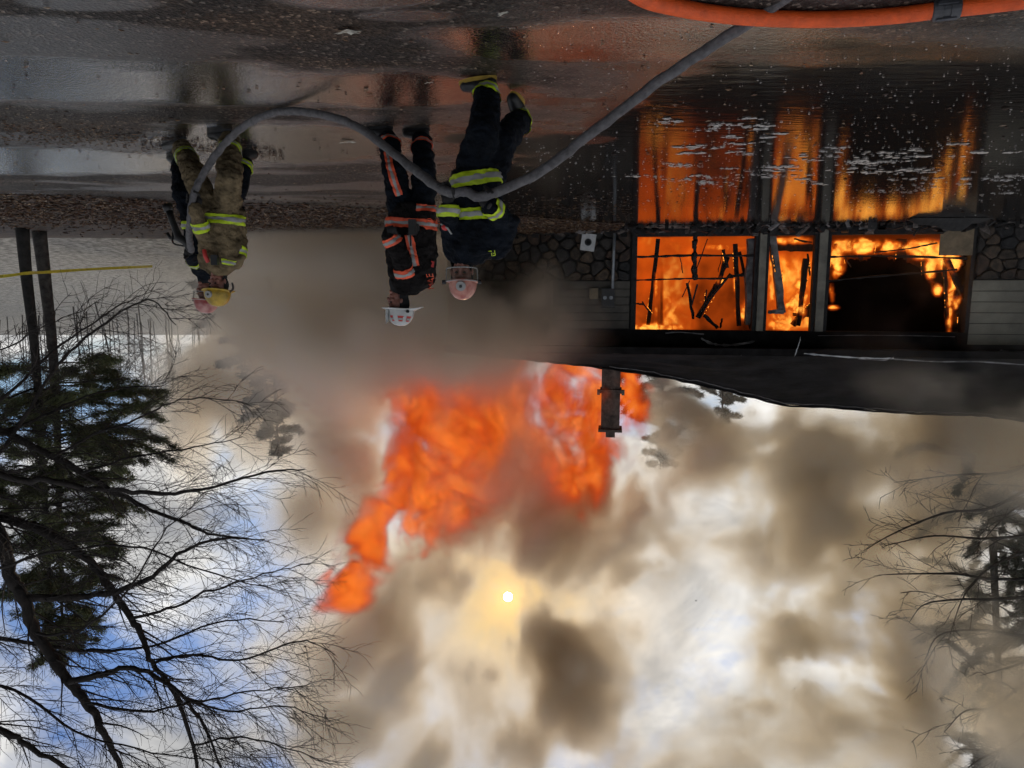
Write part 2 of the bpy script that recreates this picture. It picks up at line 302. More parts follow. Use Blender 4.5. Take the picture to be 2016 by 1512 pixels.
# foam on the puddle
fm = MB()
def blob(mb, p, rx, ry, rng, n=9, z=0.004):
    pts = [(p[0] + rx * math.cos(2 * math.pi * k / n) * rng.uniform(0.55, 1.2), p[1] + ry * math.sin(2 * math.pi * k / n) * rng.uniform(0.55, 1.2), z + rng.uniform(0, 0.004)) for k in range(n)]
    pts.append((p[0], p[1], z + 0.008)); mb.add(pts, [(k, (k + 1) % n, n) for k in range(n)])
for _ in range(900):
    px = rng.uniform(1020, 2050); py = rng.choice([rng.gauss(330, 55), rng.uniform(60, 430)]); 
    if py > 432 or py < 40: continue
    p = on_ground(px, py); k = p.y / 8; blob(fm, p, rng.uniform(0.004, 0.016) * k, rng.uniform(0.004, 0.02) * k, rng, 6)
for _ in range(95):
    cx, cy_ = rng.choice([(1480, 345), (1560, 335), (1700, 325), (1780, 315), (1900, 310), (1960, 360), (1380, 290), (1440, 250), (1860, 365), (1300, 350)])
    px = rng.gauss(cx, 60); py = rng.gauss(cy_, 16); big = rng.random() ** 2
    for j in range(rng.randint(4, 26)):
        p = on_ground(px + rng.gauss(0, 8 + 26 * big), py + rng.gauss(0, 0.8 + 2.2 * big)); k_ = rng.random() ** 2; blob(fm, p, 0.008 + 0.055 * k_, 0.008 + 0.07 * k_ * rng.random(), rng, rng.randint(5, 10))
fm.build('foam', MAT['foam'], kind='stuff', label='white foam flecks drifting on the dark puddle')

# ================================================================== HOUSE
HO = at_y(1250, 559, 21.3); HO.z = 0
HR = math.radians(8.1)
HX = Vector((math.cos(HR), math.sin(HR), 0)); HV = Vector((-math.sin(HR), math.cos(HR), 0))
house = empty('house', HO, HR, label='single storey house on fire with charred roof, stone base and cream siding', cat='house')
def hl(px, py, v=0.0):          # pixel -> house coordinates on the plane parallel to the facade at depth v
    r = ray(px, py); n = HV; t = ((HO + HV * v) - CAM).dot(n) / r.dot(n); p = CAM + r * t - HO
    return Vector((p.dot(HX), v, p.z))
def ha(px, v=0.0): return hl(px, 559, v).x
def hz(px, py, v=0.0): return hl(px, py, v).z
def hbox(name, x0, x1, v0, v1, z0, z1, mat, parent=house, **kw):
    return MB().box((min(x0, x1), v0, z0), (max(x0, x1), v1, z1)).build(name, mat, parent, **kw)
AL = ha(880); AR = ha(2110)                       # house ends (true right, true left)
ZT = 2.95                                          # head of the windows
W1 = (ha(1253), ha(1483)); W2 = (ha(1511), ha(1599)); W3 = (ha(1631), ha(1905))
ZS = 0.22
# backing walls behind stone and siding
hbox('wall', AL, ha(1243), 0.02, 0.22, 0, ZT, MAT['mortar']); hbox('wall', ha(1913), AR, 0.02, 0.22, 0, ZT, MAT['mortar'])
hbox('sill_wall', ha(1243), ha(1913), 0.0, 0.2, 0, ZS, MAT['char'])
hbox('header', AL, AR, -0.01, 0.22, ZT, 3.44, MAT['soot'])
# interior shell
hbox('room_floor', AL, AR, 0.25, 6.0, 0.02, 0.08, MAT['char']); hbox('room_back_wall', AL, AR, 6.0, 6.15, 0, 3.3, MAT['char'])
hbox('end_wall', AL - 0.0, AL - 0.15, 0.22, 6.0, 0, 3.3, MAT['char']); hbox('end_wall', AR, AR + 0.15, 0.22, 6.0, 0, 3.3, MAT['char'])
hbox('ceiling', AL, AR, 0.25, 6.0, 3.30, 3.40, MAT['char'])
# stone veneer: Voronoi cells, each stone a piece
def clip(poly, p, q):
    mx, my = (p[0] + q[0]) / 2, (p[1] + q[1]) / 2; nx_, ny_ = q[0] - p[0], q[1] - p[1]; out = []
    for i in range(len(poly)):
        a, b = poly[i], poly[(i + 1) % len(poly)]; da = (a[0] - mx) * nx_ + (a[1] - my) * ny_; db = (b[0] - mx) * nx_ + (b[1] - my) * ny_
        if da <= 0: out.append(a)
        if (da < 0) != (db < 0) and abs(da - db) > 1e-9: t = da / (da - db); out.append((a[0] + (b[0] - a[0]) * t, a[1] + (b[1] - a[1]) * t))
    return out
def stones(x0, x1, z0, z1, dx, dz, seed):
    r = random.Random(seed); x0, x1 = min(x0, x1), max(x0, x1); pts = []
    nx_ = max(1, round((x1 - x0) / dx)); nz_ = max(1, round((z1 - z0) / dz))
    for i in range(nx_):
        for j in range(nz_):
            pts.append((x0 + (i + 0.5 + r.uniform(-0.4, 0.4) + (0.25 if j % 2 else -0.25)) * (x1 - x0) / nx_, z0 + (j + 0.5 + r.uniform(-0.38, 0.38)) * (z1 - z0) / nz_))
    for p in pts:
        poly = [(x0, z0), (x1, z0), (x1, z1), (x0, z1)]
        for q in pts:
            if q is not p and abs(q[0] - p[0]) < dx * 3 and abs(q[1] - p[1]) < dz * 3: poly = clip(poly, p, q)
        if len(poly) < 3: continue
        cx = sum(a[0] for a in poly) / len(poly); cz = sum(a[1] for a in poly) / len(poly)
        # round the outline: cut corners
        cc = []
        for i in range(len(poly)):
            a, b = poly[i], poly[(i + 1) % len(poly)]; cc += [(a[0] * .78 + b[0] * .22, a[1] * .78 + b[1] * .22), (a[0] * .22 + b[0] * .78, a[1] * .22 + b[1] * .78)]
        d = r.uniform(0.05, 0.11); n = len(cc); vs_ = []
        for k, f_ in ((0.93, 0.03), (0.90, -d * 0.7), (0.72, -d)):
            vs_ += [((cx + (a - cx) * k), f_ + r.uniform(-0.008, 0.008), (cz + (b - cz) * k)) for a, b in cc]
        fs = []
        for l in range(2):
            for k in range(n): fs.append((l * n + k, l * n + (k + 1) % n, (l + 1) * n + (k + 1) % n, (l + 1) * n + k))
        fs.append(tuple(range(2 * n, 3 * n)))
        MB().add(vs_, fs).build('stone', STONES[r.randrange(5)], house)
ZST = 1.50
stones(ha(1240), ha(905), 0.0, ZST, 0.40, 0.30, 5); stones(ha(1916), ha(2105), 0.0, 1.47, 0.42, 0.30, 8)
# siding planks
def planks(x0, x1, z0, z1, n, mats):
    for i in range(n):
        a = z0 + (z1 - z0) * i / n; b = z0 + (z1 - z0) * (i + 1) / n - 0.014; x0_, x1_ = min(x0, x1), max(x0, x1)
        MB().add([(x0_, -0.045, a), (x1_, -0.045, a), (x1_, -0.022, b), (x0_, -0.022, b), (x0_, 0.015, a), (x1_, 0.015, a), (x1_, 0.015, b), (x0_, 0.015, b)],
                 [(0, 1, 2, 3), (4, 7, 6, 5), (0, 4, 5, 1), (3, 2, 6, 7), (0, 3, 7, 4), (1, 5, 6, 2)]).build('siding_plank', mats, house)
planks(ha(1240), ha(1092), ZST + 0.02, 2.93, 6, MAT['sooty_siding']); planks(ha(1030), ha(900), ZST + 0.02, 2.93, 6, MAT['sooty_siding'])
planks(ha(1914), ha(2105), 1.50, 3.30, 6, MAT['siding'])
# window in the smoky part
MB().box((ha(1090), -0.03, 1.48), (ha(1090) + 0.08, 0.01, 2.95)).build('window_jamb', MAT['cream'], house)
MB().box((ha(1030) - 0.08, -0.03, 1.48), (ha(1030), 0.01, 2.95)).build('window_jamb', MAT['cream'], house)
# posts and jambs between the big windows
def jamb(pa, pb, mat, v0=-0.06, v1=0.16, name='jamb', z0=0.05, z1=ZT): hbox(name, ha(pa), ha(pb), v0, v1, z0, z1, mat)
jamb(1243, 1253, MAT['char']); jamb(1483, 1490.5, MAT['char']); jamb(1505, 1511, MAT['char']); jamb(1599, 1606, MAT['char']); jamb(1624, 1631, MAT['char']); jamb(1905, 1912.5, MAT['char'])
jamb(1491, 1504.5, MAT['cream'], -0.12, 0.1, 'post'); jamb(1607, 1623, MAT['cream'], -0.12, 0.1, 'post')
def charbar(name, pts, r0, seed, mat=MAT['char'], v=0.05, n=6):
    rr = random.Random(seed); P = [hl(px, py, v + dv) for px, py, dv in pts]; Q = spline(P, 10)
    Q = [q + Vector((rr.uniform(-1, 1), rr.uniform(-1, 1), rr.uniform(-1, 1))) * r0 * 0.25 for q in Q]
    return MB().tube(Q, [r0 * rr.uniform(0.6, 1.35) for _ in Q], n).build(name, mat, house)
charbar('mullion', [(1369, 462, 0), (1367, 500, 0), (1368, 551, 0)], 0.075, 1)
charbar('glazing_bar', [(1252, 506, 0), (1370, 503, 0.02), (1484, 503, 0)], 0.035, 2); charbar('glazing_bar', [(1252, 552, 0), (1330, 549, 0.02), (1431, 548, 0.04)], 0.026, 3)
charbar('glazing_bar', [(1631, 506, 0), (1740, 504, 0.02), (1904, 509, 0)], 0.030, 4); charbar('glazing_bar', [(1631, 553, 0), (1740, 543, 0.02), (1884, 531, 0)], 0.026, 5)
charbar('glazing_bar', [(1720, 497, 0), (1790, 489, 0.05), (1845, 478, 0)], 0.02, 6)
charbar('window_stub', [(1252, 598, 0), (1266, 599, 0)], 0.03, 7)
# burnt framing inside the rooms
STUDS = []
for i, (p, q, wd, v, m_) in enumerate([((1296, 470), (1276, 640), 0.13, 1.3, 'char'), ((1432, 505), (1410, 570), 0.16, 1.1, 'char'), ((1412, 560), (1374, 625), 0.18, 1.2, 'char'),
        ((1447, 480), (1455, 642), 0.14, 0.9, 'char'), ((1438, 539), (1380, 612), 0.07, 0.7, 'char'), ((1393, 470), (1366, 545), 0.035, 0.5, 'char'), ((1358, 552), (1343, 585), 0.03, 0.5, 'char'),
        ((1373, 560), (1360, 606), 0.055, 0.4, 'char'), ((1391, 570), (1386, 606), 0.05, 0.5, 'char'), ((1480, 470), (1478, 640), 0.36, 0.45, 'grey_board'),
        ((1520, 462), (1539, 616), 0.24, 0.6, 'grey_board'), ((1587, 509), (1571, 642), 0.16, 0.9, 'char'), ((1527, 487), (1600, 488), 0.26, 1.4, 'char'), ((1512, 614), (1543, 614), 0.14, 0.5, 'grey_board'),
        ((1859, 513), (1866, 655), 0.10, 0.8, 'char'), ((1863, 508), (1900, 592), 0.14, 0.6, 'char'), ((1815, 480), (1818, 560), 0.10, 1.4, 'char'), ((1775, 470), (1770, 545), 0.28, 1.5, 'char'),
        ((1800, 470), (1900, 520), 0.08, 1.0, 'char'), ((1695, 490), (1690, 600), 0.16, 1.5, 'char'), ((1650, 480), (1668, 560), 0.09, 1.6, 'char'), ((1560, 640), (1600, 600), 0.2, 1.2, 'char'),
        ((1303, 500), (1303, 645), 0.10, 3.3, 'char'), ((1363, 500), (1363, 645), 0.10, 3.3, 'char'), ((1840, 640), (1905, 560), 0.12, 1.6, 'char')]):
    a, b = hl(*p, v), hl(*q, v); rr = random.Random(i); n = 7
    pts = [a.lerp(b, k / n) + Vector((rr.uniform(-1, 1), 0, rr.uniform(-1, 1))) * wd * 0.07 for k in range(n + 1)]
    if m_ == 'char' and v < 2: STUDS.append((a, b, wd))
    mb = MB(); mb.tube(pts, [wd * 0.62 * rr.uniform(0.8, 1.1) for _ in pts], 4); mb.build('burnt_stud', MAT[m_], house)
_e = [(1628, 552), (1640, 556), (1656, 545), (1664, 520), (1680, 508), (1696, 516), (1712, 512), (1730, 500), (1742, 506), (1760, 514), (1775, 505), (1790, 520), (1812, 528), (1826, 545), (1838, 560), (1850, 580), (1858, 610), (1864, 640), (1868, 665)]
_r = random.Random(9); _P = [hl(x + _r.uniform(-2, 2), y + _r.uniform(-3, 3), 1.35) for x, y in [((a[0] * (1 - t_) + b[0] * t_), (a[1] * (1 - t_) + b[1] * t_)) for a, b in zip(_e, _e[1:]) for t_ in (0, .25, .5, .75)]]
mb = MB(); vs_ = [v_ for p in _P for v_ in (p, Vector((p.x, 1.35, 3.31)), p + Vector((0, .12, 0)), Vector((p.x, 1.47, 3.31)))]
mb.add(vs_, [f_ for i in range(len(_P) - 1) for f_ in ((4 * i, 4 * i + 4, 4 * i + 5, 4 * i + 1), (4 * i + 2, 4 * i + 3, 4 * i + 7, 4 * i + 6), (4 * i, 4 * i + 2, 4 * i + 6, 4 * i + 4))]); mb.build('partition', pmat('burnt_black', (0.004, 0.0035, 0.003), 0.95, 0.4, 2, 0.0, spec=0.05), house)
rr = random.Random(33)
for _ in range(26):       # thin lath, wiring and fallen framing
    x0, x1, y0, y1 = rr.choice([(1256, 1480, 470, 640), (1380, 1480, 480, 640), (1515, 1598, 470, 640), (1635, 1900, 466, 520), (1840, 1900, 470, 640)])
    p = (rr.uniform(x0, x1), rr.uniform(y0, y1)); an = rr.choice([rr.gauss(1.57, .25), rr.gauss(1.57, .6), rr.gauss(0.2, .3)]); ln = rr.uniform(18, 75); v = rr.uniform(0.5, 1.5)
    a = hl(p[0], p[1], v); b = hl(min(x1, max(x0, p[0] + ln * math.cos(an))), min(y1 + 6, max(y0, p[1] + ln * math.sin(an))), v + rr.uniform(-.2, .2)); wd = rr.choice([0.02, 0.03, 0.05, 0.09])
    if (b - a).length < 0.1: continue
    pts = [a.lerp(b, k / 6) + Vector((rr.uniform(-1, 1), 0, rr.uniform(-1, 1))) * 0.015 for k in range(7)]; MB().tube(pts, [wd * rr.uniform(0.5, 0.9) for _ in pts], 4).build('burnt_lath', MAT['char'], house); STUDS.append((a, b, wd))
em = bpy.data.materials.new('ember'); em.use_nodes = True; eb = em.node_tree.nodes['Principled BSDF']; eb.inputs['Base Color'].default_value = (0.02, 0.01, 0.01, 1); eb.inputs['Emission Color'].default_value = (1.0, 0.30, 0.03, 1); eb.inputs['Emission Strength'].default_value = 2.2
mb = MB()
for (a, b, wd) in STUDS:
    if rr.random() < 0.55: continue
    sd_ = (b - a).cross(Vector((0, 1, 0))).normalized() * rr.choice([-1, 1]); t0 = rr.uniform(0, 0.6)
    for k in range(rr.randint(4, 14)):
        p = a.lerp(b, min(1, t0 + rr.random() * 0.5)) + sd_ * wd * 0.6 + Vector((0, -0.02 - wd * 0.3, 0)); q = rr.uniform(0.006, 0.022); mb.bar(p - (b - a).normalized() * q, p + (b - a).normalized() * q, q * 0.7, q * 0.5)
mb.build('embers', em, house, kind='stuff')
# fixtures on the wall
c = hl(1158, 477, -0.14); mb = MB(); q = math.radians(8)
mb.box((-0.21, -0.03, -0.25), (0.21, 0.04, 0.25)); vent = mb.build('vent_plate', MAT['white_metal'], house, label='white square vent plate with a round dark hole'); vent.location = c; vent.rotation_euler = (0, q, 0)
mb = MB(); mb.tube([(0, -0.045, 0), (0, -0.02, 0)], 0.105, 20); mb.build('vent_hole', MAT['black_box'], vent)
mb = MB(); mb.tube([(0, -0.05, 0), (0, -0.02, 0)], 0.06, 16); mb.build('vent_damper', MAT['soot'], vent)
mb = MB(); mb.tube([hl(1210, 455, -0.16), hl(1208, 500, -0.16), hl(1206, 568, -0.16)], 0.045, 10); mb.build('conduit', MAT['grey_metal'], house, smooth=True)
bx = hl(1197, 586, -0.13); mtr = hbox('meter_box', bx.x - 0.19, bx.x + 0.19, -0.2, -0.03, bx.z - 0.27, bx.z + 0.24, MAT['black_box'])
for s_ in (-1, 1):
    mb = MB(); mb.tube([(bx.x + 0.09 * s_, -0.215, bx.z), (bx.x + 0.09 * s_, -0.19, bx.z)], 0.055, 14); mb.build('meter_dial', MAT['grey_metal'], mtr)
hbox('meter_flap', bx.x - 0.21, bx.x + 0.21, -0.215, -0.19, bx.z + 0.26, bx.z + 0.30, MAT['black_box'], mtr)
bx = hl(1169, 577, -0.1); tb = hbox('junction_box', bx.x - 0.13, bx.x + 0.13, -0.14, -0.03, bx.z - 0.14, bx.z + 0.17, MAT['tan_box'])
hbox('box_lid', bx.x - 0.09, bx.x + 0.09, -0.155, -0.141, bx.z - 0.10, bx.z + 0.13, MAT['tan_box'], tb)
hbox('hung_panel', ha(1841), ha(1906), -0.09, -0.065, 0.08, hz(1870, 503), MAT['ply'], label='tan board panel hung low across the window corner')
# roof: front plane, hip end, back plane
EZ, EV, SL = 3.60, -0.85, 0.452
def roofpt(px, py):
    r = ray(px, py); n = (HV * -SL + Vector((0, 0, 1))); p0 = HO + HV * EV + Vector((0, 0, EZ)); t = (p0 - CAM).dot(n) / r.dot(n); p = CAM + r * t - HO
    return Vector((p.dot(HX), p.dot(HV), p.z))
MAT['roof'] = pmat('roof', (0.008, 0.008, 0.009), 0.9, 0.45, 1.5, 0.7, 14, spec=0.12)
top = [(2110, 838), (2016, 828), (1940, 818), (1880, 815), (1780, 812), (1700, 806), (1620, 801), (1540, 796), (1500, 786), (1440, 771), (1380, 757), (1330, 746), (1270, 735), (1200, 725), (1130, 716), (1060, 709), (1000, 703), (940, 697), (880, 690)]
T = [roofpt(*t_) for t_ in top]
mb = MB(); rr = random.Random(4)
cols = []
for i, t_ in enumerate(T):
    lo = Vector((AL + 0.5 if i == len(T) - 1 else t_.x, EV, EZ)); lo.x = t_.x + (0 if i < len(T) - 1 else 0)
    colv = []
    for k in range(9):
        q_ = lo.lerp(t_, k / 8); sag = -0.10 * math.sin(math.pi * k / 8) * max(0, math.sin(i * 0.55)) + 0.03 * rr.uniform(-1, 1) * (0 < k < 8)
        colv.append((q_.x, q_.y, q_.z + sag)); 
    cols.append(colv)
for cv in cols: mb.v += cv
for i in range(len(cols) - 1):
    for k in range(8): a = i * 9 + k; mb.f.append((a, a + 1, a + 10, a + 9)); mb.mi.append(0)
o_ = len(mb.v)
for t_ in T: mb.v += [(t_.x, t_.y + 0.02, t_.z), (t_.x, 2 * T[7].y - max(t_.y, EV) - 0.0, max(EZ - 0.1, t_.z - 2.6))]
for i in range(len(T) - 1): mb.f.append((o_ + 2 * i, o_ + 2 * i + 1, o_ + 2 * i + 3, o_ + 2 * i + 2)); mb.mi.append(0)
roof = mb.build('roof', MAT['roof'], house, smooth=False, label='black charred roof slumping toward one end')
# barge edge along the top line (folded roofing)
mb = MB(); mb.tube([t_ + Vector((0, -0.02, 0.02 + 0.02 * rr.uniform(-1, 1))) for t_ in spline(T, 4)], 0.035, 5); mb.build('ridge_roll', MAT['soot'], roof)
mb = MB(); mb.tube([t_ + Vector((0, -0.28, -0.10 + 0.03 * rr.uniform(-1, 1))) for t_ in spline(T[:14], 4)], 0.012, 4); mb.build('ridge_flashing', MAT['grey_board'], roof)
hbox('fascia', T[-1].x + 0.1, AR - 0.4, EV - 0.02, EV + 0.03, EZ - 0.20, EZ - 0.01, MAT['soot']); hbox('soffit', T[-1].x, AR - 0.4, EV + 0.03, 0.0, EZ - 0.16, EZ - 0.13, MAT['soot'])
# torn drip edge and hanging strips of flashing
def strip(name, pts, wd, mat, v=EV - 0.05):
    mb = MB(); P = spline([hl(px, py, v) for px, py in pts], 6); rr2 = random.Random(len(pts) + int(pts[0][0])); vs_ = []
    for p in P: d_ = wd * rr2.uniform(0.3, 1.0); vs_ += [p + Vector((0, rr2.uniform(-.01, .01), d_ / 2)), p + Vector((0, rr2.uniform(-.01, .01), -d_ / 2))]
    mb.add(vs_, [(2 * i, 2 * i + 1, 2 * i + 3, 2 * i + 2) for i in range(len(P) - 1)]); return mb.build(name, mat, house)
strip('drip_edge', [(1583, 696), (1640, 701), (1700, 705), (1760, 706)], 0.06, MAT['white_metal']); strip('drip_edge', [(1690, 706), (1740, 709), (1760, 703)], 0.05, MAT['grey_board'])
strip('drip_edge', [(1760, 707), (1840, 712), (1920, 712), (2016, 718)], 0.05, MAT['grey_board']); strip('drip_edge', [(1380, 666), (1400, 676), (1430, 680), (1460, 677), (1486, 672)], 0.10, MAT['grey_board'], -0.3)
strip('torn_flashing', [(1576, 666), (1572, 680), (1565, 699)], 0.14, MAT['white_metal']); strip('torn_flashing', [(1447, 678), (1452, 690), (1460, 700)], 0.06, MAT['grey_board'], -0.5)
strip('torn_flashing', [(1310, 656), (1340, 654), (1386, 658)], 0.05, MAT['grey_board'], -0.07); strip('torn_flashing', [(1610, 661), (1700, 660), (1800, 661), (1880, 663)], 0.03, MAT['grey_board'], -0.07)
strip('torn_flashing', [(1968, 691), (1985, 692)], 0.10, MAT['grey_board'], -0.2)
# chimney
cb_ = hl(1204, 700, 3.2); zt = hz(1204, 842, 3.2); w2 = 0.32
ch = hbox('chimney', cb_.x - w2, cb_.x + w2, 2.9, 3.5, 2.5, zt, MAT['chimney'], roof)
hbox('chimney_cap', cb_.x - w2 - 0.09, cb_.x + w2 + 0.09, 2.81, 3.59, zt, zt + 0.09, MAT['chimney'], roof); hbox('flue', cb_.x - 0.17, cb_.x + 0.15, 3.05, 3.35, zt + 0.09, zt + 0.32, MAT['chimney'], roof)
zb = hz(1204, 768, 3.2); hbox('chimney_band', cb_.x - w2 - 0.05, cb_.x + w2 + 0.05, 2.85, 3.55, zb - 0.06, zb + 0.07, MAT['chimney'], roof)
for s_ in (-1, 1): hbox('chimney_bracket', cb_.x + s_ * (w2 + 0.05), cb_.x + s_ * (w2 + 0.15), 2.95, 3.15, zb - 0.03, zb + 0.14, MAT['cream'], roof)

# rubble along the foot of the wall
MAT['ash'] = pmat('ash', (0.12, 0.10, 0.09), 0.9, 0.5, 8, 0.5, 30)
rb = MB(); rr = random.Random(12)
for _ in range(420):
    px = rr.uniform(890, 2080); v = rr.uniform(-1.5, -0.12); p = hl(px, 559, v); s_ = rr.uniform(0.03, 0.16) * (1.4 if v > -0.6 else 0.8)
    z = rr.uniform(0, 0.12) * (1 if v > -0.7 else 0.3); d_ = Vector((rr.uniform(-1, 1), rr.uniform(-.6, .6), rr.uniform(-.4, .6))).normalized() * s_ * rr.uniform(1, 3.2)
    rb.bar(HO + HX * p.x + HV * v + Vector((0, 0, z)) - d_ / 2, HO + HX * p.x + HV * v + Vector((0, 0, z + 0.02)) + d_ / 2, s_, s_ * rr.uniform(0.15, 0.7), mi=rr.choice([0, 0, 0, 0, 0, 1, 0, 2]))
rb.build('rubble', [MAT['char'], MAT['ash'], MAT['grey_board']], kind='stuff', label='burnt rubble and torn sheeting along the foot of the wall')
def scrap(name, px, py, v, lx, lz, mat, lab, seed):
    rr2 = random.Random(seed); p = hl(px, py, v); mb = MB(); n = 9; vs_ = []
    for k in range(n + 1):
        u = k / n - 0.5; h_ = lz * (1 - (2 * u) ** 2) * rr2.uniform(0.5, 1.1)
        vs_ += [(u * lx, -0.25 * rr2.uniform(0.7, 1.2), 0.01), (u * lx, 0, h_ + 0.03), (u * lx * 0.96, 0.25, 0.015)]
    mb.add(vs_, [f_ for k in range(n) for f_ in ((3 * k, 3 * k + 3, 3 * k + 4, 3 * k + 1), (3 * k + 1, 3 * k + 4, 3 * k + 5, 3 * k + 2))])
    o = mb.build(name, mat, smooth=True, label=lab, cat='debris'); o.location = HO + HX * p.x + HV * p.y; o.rotation_euler = (0, 0, HR + rr2.uniform(-.2, .2)); return o
scrap('scrap_sheet', 1150, 446, -0.7, 1.0, 0.16, MAT['grey_board'], 'buckled pale scrap sheet on the ground before the vent plate', 1)
scrap('scrap_sheet', 1330, 446, -1.1, 1.6, 0.06, MAT['ash'], 'flat orange lit scrap sheet below the widest burning window', 2)
scrap('scrap_sheet', 1065, 456, -0.5, 0.4, 0.10, MAT['grey_board'], 'small pale scrap against the smoky end of the stone wall', 3)
scrap('debris_heap', 1870, 420, -2.4, 1.9, 0.30, MAT['char'], 'black burnt heap on the puddle edge below the hung panel', 4)

# ================================================================== TREES
def branch_path(p, d, length, rng, seg=0.25, wob=0.18, up=0.0, pull=None):
    n = max(3, int(length / seg)); pts = [p.copy()]; d = d.normalized()
    for k in range(n):
        d = (d + Vector((rng.gauss(0, wob), rng.gauss(0, wob), rng.gauss(0, wob))) + Vector((0, 0, up)) * ((k + 1) / n) + (pull if pull else Vector())).normalized()
        p = p + d * (length / n); pts.append(p.copy())
    return pts
def grow(tw, limb, r0, r1, rng, spacing, blen, bup, tlen, tspace, pull, side=None, start=0.1, twig_r=0.0035, thick=None):
    """limb polyline -> side branches -> twigs; thick twigs go to tw"""
    L_ = [0.0]
    for a, b in zip(limb, limb[1:]): L_.append(L_[-1] + (b - a).length)
    tot = L_[-1]; s_ = tot * start
    while s_ < tot:
        k = max(i for i in range(len(L_)) if L_[i] <= s_); k = min(k, len(limb) - 2); t = (s_ - L_[k]) / max(1e-6, L_[k + 1] - L_[k])
        p = limb[k].lerp(limb[k + 1], t); ax = (limb[k + 1] - limb[k]).normalized(); fr = s_ / tot
        rv = Vector((rng.gauss(0, 1), rng.gauss(0, 0.7), rng.gauss(0, 1))); rv = (rv - ax * rv.dot(ax)).normalized()
        d = (ax * rng.uniform(0.5, 1.1) + rv * rng.uniform(0.5, 1.0) + (pull * 0.9 if pull else Vector())).normalized()
        bl = blen * rng.uniform(0.5, 1.15) * (1.05 - 0.45 * fr); rb = max(0.0055, (r0 + (r1 - r0) * fr) * rng.uniform(0.25, 0.45)); rb = min(rb, 0.018)
        bp = branch_path(p, d, bl, rng, 0.18, 0.10, bup, pull * 0.06 if pull else None)
        tw.tube(bp, [rb + (twig_r - rb) * i / (len(bp) - 1) for i in range(len(bp))], 4, cap=False)
        q = tlen * 0.25
        while q < bl:
            kk = min(len(bp) - 2, int(q / bl * (len(bp) - 1))); pp = bp[kk].lerp(bp[kk + 1], rng.random()); a2 = (bp[kk + 1] - bp[kk]).normalized()
            rv = Vector((rng.gauss(0, 1), rng.gauss(0, 0.8), rng.gauss(0, 1))); rv = (rv - a2 * rv.dot(a2)).normalized()
            tp = branch_path(pp, a2 * 0.9 + rv * 0.7, tlen * rng.uniform(0.4, 1.2), rng, 0.10, 0.13, bup * 0.8)
            tw.tube(tp, [twig_r * 1.15 - twig_r * 0.55 * i / (len(tp) - 1) for i in range(len(tp))], 3, cap=False)
            if rng.random() < 0.5:
                pp = tp[len(tp) // 2]; t2 = branch_path(pp, (tp[-1] - tp[0]) + rv.cross(a2) * tlen * 0.6, tlen * 0.45, rng, 0.1, 0.14, bup * 0.6); tw.tube(t2, twig_r * 0.6, 3, cap=False)
            q += tspace * rng.uniform(0.6, 1.4)
        s_ += spacing * rng.uniform(0.6, 1.4)
# the bare tree reaching in from the true right
TY = 10.5
rng = random.Random(21)
limbs = [([(-170, 880), (-60, 980), (0, 1062), (24, 1143), (45, 1179), (73, 1248), (138, 1341), (170, 1382), (198, 1430), (227, 1487), (262, 1570)], 0.105, 0.03, 0.0),
    ([(-170, 880), (-80, 980), (0, 1017), (65, 1038), (121, 1066), (178, 1106), (215, 1155), (259, 1216), (283, 1264), (300, 1305), (344, 1366), (380, 1467), (395, 1560)], 0.075, 0.02, 0.4),
    ([(-170, 760), (-60, 815), (0, 848), (85, 889), (163, 930), (227, 969), (283, 997), (352, 1025), (400, 1046), (470, 1060)], 0.06, 0.012, 0.8),
    ([(-170, 860), (0, 936), (97, 947), (219, 965), (316, 973), (400, 962), (526, 930), (600, 925)], 0.045, 0.008, -0.5),
    ([(-170, 1230), (0, 1256), (121, 1275), (223, 1281), (324, 1264), (445, 1222), (560, 1222)], 0.035, 0.007, 0.9),
    ([(45, 1179), (142, 1175), (219, 1167), (300, 1135), (364, 1082), (440, 1060), (520, 1062)], 0.05, 0.008, 0.1),
    ([(138, 1341), (202, 1329), (259, 1313), (340, 1353), (405, 1434), (440, 1530)], 0.045, 0.012, -0.3),
    ([(-150, 1380), (0, 1438), (49, 1467), (130, 1512), (200, 1580)], 0.05, 0.02, 0.6),
    ([(-160, 1000), (-30, 920), (60, 800), (110, 720), (180, 655), (250, 607), (300, 592), (345, 640)], 0.03, 0.006, 0.7),
    ([(-160, 900), (0, 790), (100, 695), (200, 625), (272, 582)], 0.026, 0.006, 1.2),
    ([(-150, 900), (60, 830), (141, 793), (222, 767), (322, 759)], 0.022, 0.006, 1.6),
    ([(100, 900), (200, 850), (267, 826), (319, 800), (363, 785), (444, 787), (496, 798)], 0.018, 0.005, 1.0),
    ([(259, 1216), (330, 1200), (420, 1160), (520, 1130), (610, 1110)], 0.022, 0.005, 0.2), ([(300, 1305), (380, 1290), (470, 1300), (560, 1270), (610, 1262), (660, 1290)], 0.020, 0.005, 0.0),
    ([(170, 1382), (280, 1400), (400, 1380), (500, 1360), (600, 1350)], 0.02, 0.005, -0.5), ([(163, 930), (260, 900), (380, 880), (480, 860)], 0.018, 0.005, 0.6),
    ([(344, 1366), (450, 1400), (560, 1390), (650, 1420)], 0.016, 0.005, 0.3), ([(380, 1467), (470, 1450), (560, 1470), (640, 1500)], 0.016, 0.005, 0.3),
    ([(73, 1248), (160, 1240), (260, 1150), (330, 1040), (420, 990)], 0.02, 0.005, -0.6), ([(-100, 1150), (20, 1110), (150, 1080), (280, 1080), (420, 1130), (540, 1160)], 0.022, 0.005, -1.0),
    ([(-120, 1330), (30, 1360), (150, 1440), (300, 1480), (430, 1500)], 0.022, 0.005, -0.8), ([(-100, 700), (0, 690), (90, 640), (170, 610)], 0.014, 0.004, 0.9)]
